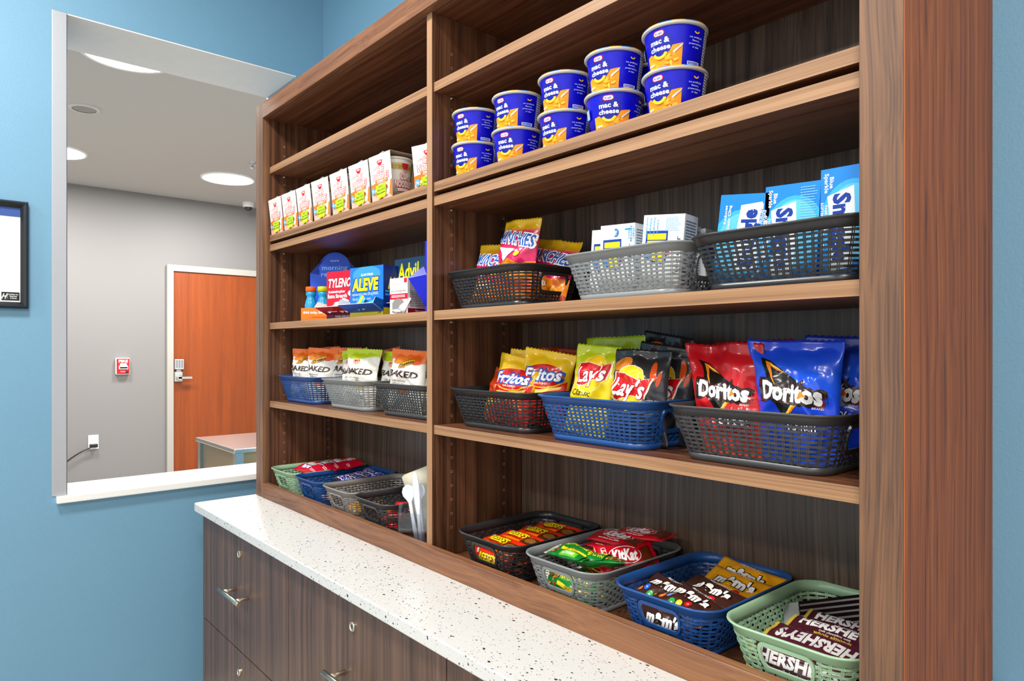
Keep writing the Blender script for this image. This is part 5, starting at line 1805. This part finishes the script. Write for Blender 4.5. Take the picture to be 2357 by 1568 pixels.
GR, GN, GKi, GMm, GH = 'orange peanut butter cup packs', 'green granola bars', 'red wafer bars', 'chocolate candy pouches', 'dark chocolate bars'
OR4 = ['nearest the front', 'second from the front', 'third from the front', 'at the back']
for i in range(4):
    bar('candy_pack', 'reese', 0.125, 0.056, 0.016, 100 + i, (-1.098 + 0.004 * i, 0.925 + 0.050 * i, fb + 0.050 + 0.002 * i), -3 + 2 * i, 10, 0, 'orange peanut butter cup pack on top, %s' % OR4[i], GR)
for i in range(3):
    bar('candy_pack', 'reese', 0.125, 0.056, 0.016, 110 + i, (-1.100, 0.955 + 0.058 * i, fb + 0.022), 2, 4, 0, 'orange peanut butter cup pack in the middle layer of the black basket', GR)
    bar('candy_pack', 'reese', 0.125, 0.056, 0.016, 114 + i, (-1.100, 0.962 + 0.056 * i, fb), -2, 0, 0, 'orange peanut butter cup pack in the bottom layer of the black basket', GR)
bar('candy_pack', 'reese', 0.125, 0.050, 0.014, 118, (-1.104, 0.904, fb + 0.020), 0, 74, 0, 'orange peanut butter cup pack standing upright behind the front handle', GR)
# granola and wafer bars in the grey basket
bar('granola_bar', 'nv', 0.125, 0.045, 0.024, 120, (-0.905, 0.934, fb + 0.070), -10, 12, -6, 'green granola bar with granola picture, front left of the grey basket', GN, 'granola bar', wr=0.7, box=2.6, bulge=0.5)
bar('granola_bar', 'nv', 0.125, 0.045, 0.022, 121, (-0.846, 0.942, fb + 0.068), 196, 14, 6, 'green granola bar upside down, front right of the grey basket', GN, 'granola bar', wr=0.7, box=2.6, bulge=0.5)
bar('granola_bar', 'nv', 0.125, 0.045, 0.020, 122, (-0.890, 0.914, fb + 0.020), 4, 66, 0, 'green granola bar standing behind the front handle of the grey basket', GN, 'granola bar', wr=0.7, box=2.6, bulge=0.5)
for i in range(3):
    bar('granola_bar', 'nv', 0.120, 0.045, 0.020, 123 + i, (-0.885, 0.948 + 0.030 * i, fb + 0.022 * (i % 2)), 5 - 5 * i, 0, 0, 'green granola bar low in the grey basket, under the others', GN, 'granola bar', wr=0.6, box=2.6, bulge=0.5)
for i in range(3):
    bar('wafer_bar', 'kit', 0.122, 0.062, 0.013, 130 + i, (-0.880 + 0.004 * i, 1.030 + 0.004 * i, fb + 0.062 + 0.014 * i), -2 + 3 * i, 6, 0, 'red wafer bar in the flat pile, %s' % ('lowest', 'middle', 'topmost')[i], GKi)
bar('wafer_bar', 'kit', 0.122, 0.062, 0.013, 134, (-0.846, 1.078, fb + 0.098), 6, 4, -4, 'red wafer bar lying crosswise behind the flat pile', GKi)
bar('wafer_bar', 'kit', 0.118, 0.060, 0.013, 135, (-0.822, 0.998, fb + 0.074), 62, 40, 0, 'red wafer bar tipped on edge with its lettering to the front', GKi)
for i in range(4):
    bar('wafer_bar', 'kit', 0.122, 0.062, 0.014, 136 + i, (-0.885, 1.045, fb + 0.0145 * i), 2, 0, 0, 'red wafer bar in the pile at the back of the grey basket, hidden layer %s' % ('one', 'two', 'three', 'four')[i], GKi)
# candy pouches
pk = dict(wr=0.8, box=2.6, bulge=0.55, ts=0.07, pinch=0.05)
bar('candy_pouch', 'mm', 0.125, 0.066, 0.022, 140, (-0.694, 0.948, fb + 0.048), -14, 20, 2, 'brown candy pouch at the left front of the blue basket', GMm, 'candy pouch', **pk)
bar('candy_pouch', 'mm', 0.125, 0.066, 0.022, 141, (-0.636, 0.930, fb + 0.052), -18, 16, 4, 'brown candy pouch at the right front of the blue basket', GMm, 'candy pouch', **pk)
bar('candy_pouch', 'mm', 0.125, 0.066, 0.020, 142, (-0.634, 0.985, fb + 0.052), -12, 20, 4, 'brown candy pouch second row in the blue basket', GMm, 'candy pouch', **pk)
bar('candy_pouch', 'mm', 0.120, 0.060, 0.016, 143, (-0.668, 0.908, fb + 0.018), -3, 70, 0, 'brown candy pouch standing behind the front handle of the blue basket', GMm, 'candy pouch', **pk)
bar('candy_pouch', 'mmy', 0.130, 0.072, 0.018, 144, (-0.632, 1.052, fb + 0.050), -8, 28, 2, 'yellow candy pouch in front of the other yellow one', GMm, 'candy pouch', **pk)
bar('candy_pouch', 'mmy', 0.130, 0.072, 0.016, 145, (-0.636, 1.090, fb + 0.054), -6, 34, 4, 'yellow candy pouch against the back of the blue basket', GMm, 'candy pouch', **pk)
for i in range(4):
    bar('candy_pouch', 'mm', 0.122, 0.060, 0.018, 146 + i, (-0.660, 0.955 + 0.036 * i, fb + 0.019 * (i % 2)), 4 - 6 * (i % 2), 0, 0, 'brown candy pouch under the top layer of the blue basket', GMm, 'candy pouch', **pk)
# chocolate bars
bar('chocolate_bar', 'her', 0.150, 0.048, 0.014, 150, (-0.436, 0.938, fb + 0.050), 176, -16, 0, 'chocolate bar with large silver lettering upside down, front of the green basket', GH)
bar('chocolate_bar', 'hera', 0.150, 0.044, 0.016, 151, (-0.425, 0.975, fb + 0.054), -4, 16, 0, 'chocolate bar with almonds printed at its end, second from the front', GH)
bar('chocolate_bar', 'hera', 0.150, 0.044, 0.014, 152, (-0.420, 1.012, fb + 0.054), -5, 18, 0, 'chocolate bar with silver lettering just behind the almond bar', GH)
bar('chocolate_bar', 'hera', 0.150, 0.044, 0.014, 153, (-0.448, 0.908, fb + 0.020), 0, 70, 0, 'chocolate bar standing behind the front handle of the green basket', GH)
bar('chocolate_bar', 'her', 0.150, 0.080, 0.012, 154, (-0.405, 1.075, fb + 0.050), 14, 28, -14, 'wide dark chocolate bar with grey lettering leaning at the back right', GH)
for i in range(3):
    bar('chocolate_bar', 'her', 0.150, 0.046, 0.014, 155 + i, (-0.450, 0.950 + 0.050 * i, fb + 0.016), 0, 0, 0, 'chocolate bar in the lower layer of the green basket', GH)
    bar('chocolate_bar', 'her', 0.150, 0.046, 0.014, 158 + i, (-0.450, 0.952 + 0.050 * i, fb), 0, 0, 0, 'chocolate bar in the bottom layer of the green basket', GH)
# ribbed dark pack with clear ends leaning at the back
t = empty('ribbed_chocolate_pack', (-0.455, 1.062, fb + 0.060), (math.radians(22), math.radians(-16), math.radians(24)))
tag(t, 'dark ribbed chocolate pack with clear film ends leaning at the back', 'candy pack')
b = MB()
for i in range(6): b.box(-0.060, -0.036 + i * 0.0122, 0, 0.060, -0.036 + i * 0.0122 + 0.0108, 0.011, bev=0.002)
b.c = [hexc('#1c1113')] * len(b.f)
o = b.build('ribbed_wrapper', M_FILM, t, cols=True)
o['kind'] = 'stuff'
M_CLEAR = plain('clear_film', '#dfe4e8', 0.08)
M_CLEAR.node_tree.nodes['Principled BSDF'].inputs['Alpha'].default_value = 0.38
for sx in (-1, 1):
    v = [(sx * 0.060, -0.036, 0.008), (sx * 0.060, 0.037, 0.008), (sx * 0.085, 0.040, 0.004), (sx * 0.085, -0.038, 0.004)]
    o = mk('film_end', v, [(0, 1, 2, 3)], M_CLEAR, t)
    o.modifiers.new('thick', 'SOLIDIFY').thickness = 0.0006
# orange cracker packs seen through the mesh of the pink-bag basket
for i in range(2):
    bar('cracker_pack', 'ched', 0.094, 0.045, 0.028, 160 + i, (-1.188 + 0.098 * i, 0.952 + 0.002 * i, f2), 4, 0, 0, 'orange cracker pack under the pink bags, seen through the basket mesh', 'orange cracker packs', 'cracker pack', wr=0.3)
bar('cracker_pack', 'ched', 0.095, 0.045, 0.028, 164, (-1.068, 1.010, f2 + 0.010), 92, 0, 0, 'orange cracker pack behind the end handle of the pink-bag basket', 'orange cracker packs', 'cracker pack', wr=0.3)
# left bay: red cookie packs, candy bars
GNu = 'red cookie packs in the left green basket'
for i in range(4):
    bar('cookie_pack', 'nut', 0.115, 0.068, 0.026, 170 + i, (-2.105 + 0.012 * i, 0.965 + 0.038 * i, fb + 0.068 + 0.003 * i), 8 - 4 * i, 12, 3, 'red cookie pack heaped on the far left green basket, %s' % OR4[i], GNu, 'cookie pack', wr=0.5, box=3)
for i in range(3):
    bar('cookie_pack', 'nut', 0.112, 0.066, 0.024, 175 + i, (-2.130, 0.985 + 0.045 * i, fb + 0.040), 3, 0, 0, 'red cookie pack in the middle of the far left green basket', GNu, 'cookie pack', wr=0.5, box=3)
    bar('cookie_pack', 'blu', 0.112, 0.060, 0.030, 178 + i, (-2.132, 0.962 + 0.050 * i, fb + 0.004), -3, 0, 0, 'bright blue pack at the bottom of the far left green basket', GNu, 'cookie pack', wr=0.5, box=3)
GS = 'candy bars in the left blue basket'
for i in range(4):
    bar('candy_bar', 'sni', 0.125, 0.038, 0.020, 180 + i, (-1.925 + 0.006 * i, 0.985 + 0.032 * i, fb + 0.056 + 0.002 * i), -8 + 7 * i, 10, 3 * (i - 1), 'dark candy bar with a white label topping the left blue basket, %s' % OR4[i], GS, wr=0.6, box=3)
for i in range(4):
    bar('candy_bar', 'sni' if i % 2 else 'org', 0.120, 0.040, 0.024, 185 + i, (-1.945, 0.958 + 0.040 * i, fb + 0.027 * 0), 3, 0, 0, 'candy bar low in the left blue basket', GS, wr=0.5, box=3)
    bar('candy_bar', 'sni', 0.120, 0.040, 0.024, 190 + i, (-1.942, 0.962 + 0.040 * i, fb + 0.026), -3, 0, 0, 'candy bar in the middle layer of the left blue basket', GS, wr=0.5, box=3)
GT = 'small wrapped candies in the warm grey basket'
rr = random.Random(9)
for i in range(7):
    bar('wrapped_candy', ['gold', 'org', 'gold', 'red'][i % 4], 0.060, 0.032, 0.020, 200 + i, (-1.756 + rr.uniform(-0.045, 0.045), 0.940 + 0.020 * i, fb), rr.uniform(-60, 60), 0, 0, 'gold and orange wrapped candy at the bottom of the warm grey basket', GT, 'candy', wr=0.9, box=2.4)
GC = 'small wrapped candies in the charcoal basket'
for i in range(14):
    bar('wrapped_candy', ['red', 'red', 'org', 'blu', 'red', 'gold'][i % 6], 0.062, 0.036, 0.022, 210 + i, (-1.567 + rr.uniform(-0.045, 0.045), 0.938 + 0.021 * (i % 7), fb + 0.023 * (i // 7)), rr.uniform(-60, 60), rr.uniform(-8, 8), 0, 'small bright wrapped candy inside the charcoal basket', GC, 'candy', wr=0.9, box=2.4)
bar('wrapped_candy', 'red', 0.070, 0.042, 0.022, 230, (-1.520, 0.955, fb + 0.050), 40, 10, -8, 'red wrapped candy lying highest, next to the clear holder', GC, 'candy', wr=1.0, box=2.4)

# ------------------------------------------------------------------ clear cutlery holder
m = bpy.data.materials.new('clear_acrylic')
m.use_nodes = True
nt = m.node_tree
nt.nodes.clear()
o_, mi, tr, gl = (nt.nodes.new('ShaderNode' + k) for k in ('OutputMaterial', 'MixShader', 'BsdfTransparent', 'BsdfGlossy'))
tr.inputs[0].default_value = (0.90, 0.92, 0.95, 1)
gl.inputs['Roughness'].default_value = 0.06
mi.inputs[0].default_value = 0.10
nt.links.new(tr.outputs[0], mi.inputs[1])
nt.links.new(gl.outputs[0], mi.inputs[2])
nt.links.new(mi.outputs[0], o_.inputs[0])
hx, hy = -1.378, 0.925
t = empty('cutlery_holder', (hx, hy, F_B), (0, 0, math.radians(22)))
tag(t, 'clear acrylic holder with a rounded back panel, beside the divider', 'holder')
w, d, h = 0.115, 0.075, 0.082
bk = []
for i in range(9):
    an = math.pi * i / 8
bkp = [(-w / 2, 0.0), (w / 2, 0.0), (w / 2, 0.125)] + [(w / 2 - 0.016 + 0.016 * math.cos(math.radians(a_)), 0.125 + 0.016 * math.sin(math.radians(a_))) for a_ in (30, 60, 90)] + [(-w / 2 + 0.016 + 0.016 * math.cos(math.radians(a_)), 0.125 + 0.016 * math.sin(math.radians(a_))) for a_ in (90, 120, 150)] + [(-w / 2, 0.125)]
MB().prism(bkp, 1, d / 2 - 0.003, d / 2).build('back_panel', m, t)
MB().box(-w / 2, -d / 2, 0, w / 2, -d / 2 + 0.003, h).build('front_panel', m, t)
MB().box(-w / 2, -d / 2 + 0.003, 0, -w / 2 + 0.003, d / 2 - 0.003, h + 0.02).build('side_panel', m, t)
MB().box(w / 2 - 0.003, -d / 2 + 0.003, 0, w / 2, d / 2 - 0.003, h + 0.02).build('side_panel', m, t)
MB().box(-w / 2 + 0.003, -d / 2 + 0.003, 0, w / 2 - 0.003, d / 2 - 0.003, 0.003).build('base', m, t)
M_WP = plain('white_cutlery_plastic', '#dfe4ee', 0.3)
def cutlery(kind, x, y, z0, lean_x, lean_y, rz, label):
    """upright plastic spoon or knife, handle down"""
    prof = {'spoon': [(0, .006), (.06, .0045), (.10, .0045), (.108, .009), (.116, .0145), (.126, .0160), (.136, .012), (.142, .003)],
            'knife': [(0, .006), (.07, .0045), (.085, .007), (.10, .0085), (.14, .0095), (.162, .008), (.174, .002)]}[kind]
    V, F = [], []
    for k, (s, hw) in enumerate(prof):
        dep = 0.006 * math.sin(math.pi * min(1, max(0, (s - 0.10) / 0.042))) if kind == 'spoon' else 0
        for q in range(5):
            u_ = q / 4 * 2 - 1
            V.append((u_ * hw, dep * (1 - u_ * u_) + 0.0014 * (u_ * u_), s))
    n = len(prof)
    for k in range(n - 1):
        for q in range(4): F.append((k * 5 + q, k * 5 + q + 1, k * 5 + 6 + q, k * 5 + 5 + q))
    o = mk('plastic_' + kind, V, F, M_WP, None, None, True)
    o.modifiers.new('thick', 'SOLIDIFY').thickness = 0.0016
    o.location = (x, y, z0)
    o.rotation_euler = (Matrix.Rotation(math.radians(rz), 4, 'Z') @ Matrix.Rotation(math.radians(lean_y), 4, 'X') @ Matrix.Rotation(math.radians(lean_x), 4, 'Y')).to_euler()
    return tag(o, label, kind, 'white plastic cutlery in the clear holder')
z0 = F_B + 0.004
cc, ss = math.cos(math.radians(22)), math.sin(math.radians(22))
for kd, u_, v_, lx, ly, rz, lb in (('spoon', -0.020, -0.012, -12, -5, 40, 'white plastic spoon leaning furthest left in the holder'), ('spoon', -0.012, 0.0, -7, -4, 30, 'white plastic spoon second from the left in the holder'), ('knife', -0.004, -0.020, -9, -5, 25, 'white plastic knife with its blade over the spoons'), ('knife', 0.012, 0.004, 2, -6, 20, 'white plastic knife upright in the middle of the holder'), ('knife', 0.026, -0.014, 8, -5, 28, 'white plastic knife leaning right in front of the napkins'), ('spoon', 0.030, 0.010, 6, -6, 20, 'white plastic spoon at the right side of the holder')):
    cutlery(kd, hx + u_ * cc - v_ * ss, hy + u_ * ss + v_ * cc, z0, lx, ly, rz, lb)
M_NAP = plain('cream_napkin', '#cfc7b2', 0.85, bump=0.4, bscale=120)
def napkin(x, y, z0, W_, H_, th, rz, rx, ry, label, n=5):
    t = empty('paper_napkin', (x, y, z0))
    t.rotation_euler = (Matrix.Rotation(math.radians(rz), 4, 'Z') @ Matrix.Rotation(math.radians(rx), 4, 'X') @ Matrix.Rotation(math.radians(ry), 4, 'Y')).to_euler()
    tag(t, label, 'napkin', 'cream paper napkins behind the cutlery')
    for i in range(n):
        V, F = [], []
        yy = i * th / n
        for j in range(7):
            for k in range(5):
                V.append((-W_ / 2 + W_ * k / 4, yy + 0.002 * math.sin(j * 0.9 + i) * (k / 4), H_ * j / 6 + 0.001 * i))
        for j in range(6):
            for k in range(4): F.append((j * 5 + k, j * 5 + k + 1, j * 5 + 6 + k, j * 5 + 5 + k))
        o = mk('ply', V, F, M_NAP, t, None, True)
        o.modifiers.new('thick', 'SOLIDIFY').thickness = th / n * 0.8
napkin(-1.392, 0.978, F_B + 0.026, 0.120, 0.155, 0.014, 24, 3, -22, 'stack of cream napkins fanned to the left behind the cutlery')
napkin(-1.328, 0.945, F_B + 0.002, 0.070, 0.180, 0.012, 34, 2, 3, 'folded cream napkin standing against the divider')

# ------------------------------------------------------------------ lettering on the notice and the alarm
pf = bpy.data.objects['picture_frame']
a = Art(0.56)
a.rect(0, 0, 1, 0.56, '#101216')
a.text('H', 0.17, 0.28, 0.34, '#f4f4f4', w=0.24, bold=0.03, shear=0.35).rect(0.34, 0.10, 0.352, 0.46, '#e8e8e8')
for i, s_ in enumerate(('Holiday Inn', 'Express', '& Suites')): a.text(s_, 0.66, 0.41 - 0.13 * i, 0.085, '#f0f0f0', w=(0.54, 0.40, 0.36)[i])
sf = Surf([[(0.0070, a1_, 0.024) for a1_ in (HW_PIC - 0.064, HW_PIC - 0.021)], [(0.0070, a1_, 0.048) for a1_ in (HW_PIC - 0.064, HW_PIC - 0.021)]])
o = decal('printed_logo', [(a, sf)], M_LINE, pf, False)
al = bpy.data.objects['fire_alarm_pull']
a = Art(1.34)
a.text('FIRE', 0.5, 1.12, 0.22, '#ffffff', w=0.72, bold=0.04).text('PULL', 0.5, 0.22, 0.10, '#ffffff', w=0.4, bold=0.03)
sf = Surf([[(0.0552, y_, -0.075) for y_ in (-0.056, 0.056)], [(0.0552, y_, 0.075) for y_ in (-0.056, 0.056)]])
decal('printed_lettering', [(a, sf)], M_CARD, al, False)
